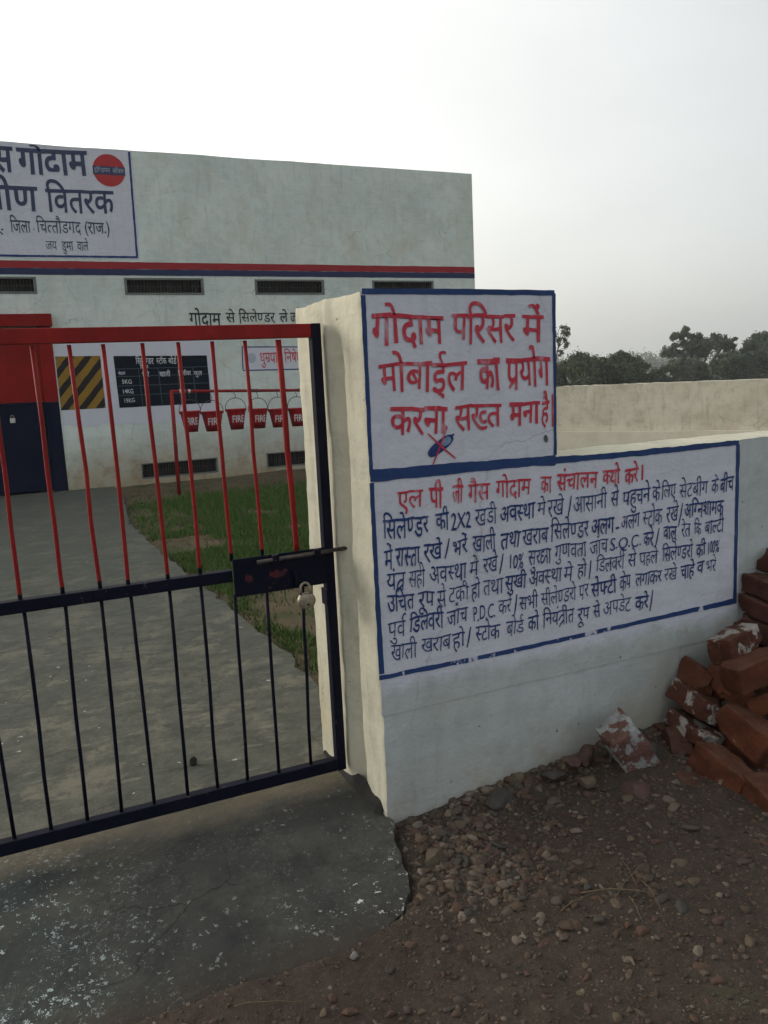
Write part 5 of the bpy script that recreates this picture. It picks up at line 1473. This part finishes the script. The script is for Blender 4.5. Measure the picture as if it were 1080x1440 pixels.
def px_tree(name, label, cat, Y, foot, limbs, clumps, mat, nleaf, lsize, group=None, depth=.8, flat=.75):
    f = at(foot[0], foot[1], Y); f.z = -.13
    sc = (f.xy.length) / 1149.0
    cl_ = []
    for (x, y, r_) in clumps:
        p = at(x, y, Y) ; dv = rng.normal() * depth * r_ * sc
        cl_.append(((p.x + fx[0] * dv, p.y + fx[1] * dv, p.z), r_ * sc))
    lb = []
    for pts, r0, r1 in limbs:
        lb.append(([at(x, y, Y) if y < 560 else f for x, y in pts], r0 * sc, r1 * sc))
    return tree(name, label, cat, f, lb, cl_, mat, nleaf, lsize, group, flat)
TG = 'trees beyond the yard wall'
px_tree('acacia_tree', 'open crowned tree with forked trunk standing over the yard wall', 'tree', 45, (990, 560),
        [([(990, 560), (991, 535), (996, 520), (1002, 508), (1012, 494), (1018, 484)], 4.0, 1.0), ([(990, 545), (984, 522), (980, 508), (982, 490)], 3.4, 1.0), ([(989, 540), (975, 520), (962, 505), (950, 494)], 2.6, .8),
         ([(980, 510), (968, 494), (960, 476)], 1.6, .6), ([(984, 522), (992, 506), (994, 494)], 2.0, .8), ([(962, 505), (945, 500), (938, 497)], 1.2, .5), ([(972, 500), (974, 482), (966, 466)], 1.3, .5)],
        [(965, 464, 5), (961, 467, 5), (952, 471, 6), (948, 475, 5), (957, 473, 6), (969, 472, 5), (977, 474, 6), (984, 476, 6), (975, 482, 8), (984, 486, 10), (992, 490, 8), (985, 496, 9), (976, 493, 7), (967, 487, 6), (957, 486, 6), (948, 487, 5), (941, 494, 7), (937, 499, 6), (946, 499, 5), (955, 496, 6), (963, 501, 5), (971, 505, 5), (1002, 476, 5), (1009, 474, 6), (1015, 478, 8), (1022, 483, 8), (1029, 487, 6), (1030, 478, 4), (1018, 489, 7), (1011, 485, 6), (1026, 492, 5), (994, 481, 5)],
        M_LEAFGREY, 7000, .13, TG, .9, .6)
px_tree('broadleaf_tree', 'dark dense tree at the right frame edge beyond the yard wall', 'tree', 44, (1075, 560),
        [([(1075, 560), (1074, 520), (1070, 495), (1068, 482)], 4, 1), ([(1074, 520), (1058, 500), (1046, 492)], 2, .6), ([(1074, 515), (1090, 495), (1100, 480)], 2.5, .8)],
        [(1064, 472, 5), (1076, 470, 6), (1068, 480, 9), (1058, 484, 8), (1048, 490, 6), (1043, 494, 4), (1078, 484, 12), (1066, 496, 14), (1082, 500, 16), (1052, 506, 12), (1040, 508, 8), (1066, 514, 14), (1084, 520, 14), (1098, 486, 14), (1105, 505, 16), (1050, 522, 12), (1095, 470, 8)],
        M_LEAFDARK, 15000, .14, TG)
px_tree('bush', 'broad grey green bush between the open crowned tree and the dark tree', 'bush', 42, (1030, 560), [([(1030, 560), (1030, 525)], 2, 1)],
        [(1012, 512, 8), (1022, 508, 9), (1032, 504, 9), (1038, 514, 12), (1022, 522, 12), (1008, 526, 10), (1040, 528, 12), (1008, 537, 10), (1024, 537, 11), (1042, 537, 11), (1060, 537, 12), (1080, 537, 12), (1002, 520, 6), (1018, 500, 5), (1027, 499, 6)], M_LEAFDARK, 8000, .13, TG)
px_tree('bush', 'low bush under the open crowned tree', 'bush', 41, (955, 560), [([(955, 560), (955, 530)], 2, 1)],
        [(942, 516, 7), (950, 512, 8), (960, 512, 8), (970, 514, 9), (980, 518, 9), (935, 522, 7), (948, 526, 9), (962, 526, 10), (932, 536, 9), (948, 537, 10), (964, 537, 10), (980, 537, 10), (994, 537, 9), (976, 528, 10), (926, 527, 7), (990, 528, 8)], M_LEAFGREY, 8000, .13, TG)
px_tree('bush', 'rounded olive bush just right of the gate pillar notice', 'bush', 40, (815, 560), [([(815, 560), (815, 530)], 2, 1)],
        [(798, 512, 9), (808, 505, 8), (816, 501, 7), (824, 505, 9), (834, 510, 10), (790, 522, 10), (806, 522, 13), (822, 522, 14), (838, 524, 12), (792, 536, 11), (808, 538, 12), (824, 538, 12), (842, 538, 11), (780, 536, 10), (848, 512, 9), (780, 520, 10), (818, 506, 8), (770, 524, 9)], M_LEAFMID, 10000, .13, TG)
px_tree('bush', 'wide olive bush left of the low bush, before the far tree line', 'bush', 40.5, (875, 560), [([(875, 560), (875, 530)], 2, 1)],
        [(852, 510, 8), (862, 503, 7), (870, 500, 6), (878, 503, 8), (888, 508, 9), (898, 512, 8), (906, 516, 6), (858, 522, 11), (874, 520, 13), (890, 524, 12), (856, 538, 11), (872, 538, 12), (888, 538, 12), (904, 538, 10), (918, 537, 8), (904, 526, 9), (846, 518, 9), (914, 530, 7)], M_LEAFMID, 10000, .13, TG)
px_tree('sparse_tree', 'thin nearly leafless tree beside the pillar edge', 'tree', 38, (778, 560),
        [([(778, 560), (779, 530), (782, 505), (786, 482)], 1.6, .6), ([(782, 505), (790, 496), (797, 487)], .7, .3), ([(783, 495), (789, 480), (794, 465), (797, 455)], .7, .25), ([(780, 520), (772, 490), (766, 460), (770, 440)], 1.1, .3), ([(786, 482), (790, 468), (792, 458)], .5, .25), ([(786, 488), (796, 478), (803, 470)], .5, .25), ([(772, 490), (784, 470), (788, 458)], .6, .25)],
        [(795, 460, 5), (798, 470, 5), (790, 468, 5), (797, 486, 5), (790, 496, 5), (800, 463, 3), (768, 450, 9), (775, 470, 10), (786, 480, 6), (793, 478, 4)], M_LEAFGREY, 420, .09, TG, .9, .8)
# far tree line
V = []; F = []
far = []
for k in range(90):
    X = 60 + k * 3.2 + rng.uniform(-1, 1)
    far.append(((X, 190 + rng.uniform(-15, 15), 1.4 + rng.random() * 1.5), 2.6 + 1.2 * rng.random()))
ft = tree('far_tree_line', None, None, (200, 190, -.13), [], far, M_LEAFGREY, 26000, .5, None, .8)
me_ = ft.children[0]; me_.parent = None; me_.location = (200, 190, -.13); me_.name = 'far_tree_line'
bpy.data.objects.remove(ft); me_.name = 'far_tree_line'; me_['kind'] = 'stuff'

# ------------------------------------------------------------------ hazy evening air
hm = bpy.data.materials.new('hazy air'); hm.use_nodes = True
hn = hm.node_tree; hn.nodes.clear()
ho = hn.nodes.new('ShaderNodeOutputMaterial'); hv = hn.nodes.new('ShaderNodeVolumePrincipled')
hv.inputs['Color'].default_value = (0.86, 0.90, 0.92, 1); hv.inputs['Density'].default_value = 0.0011; hv.inputs['Anisotropy'].default_value = 0.0
hn.links.new(hv.outputs['Volume'], ho.inputs['Volume'])
m = MB(); m.box((-60, -40, -1.2), (420, 330, 9.0))
tag(m.obj('haze', hm), kind='stuff')
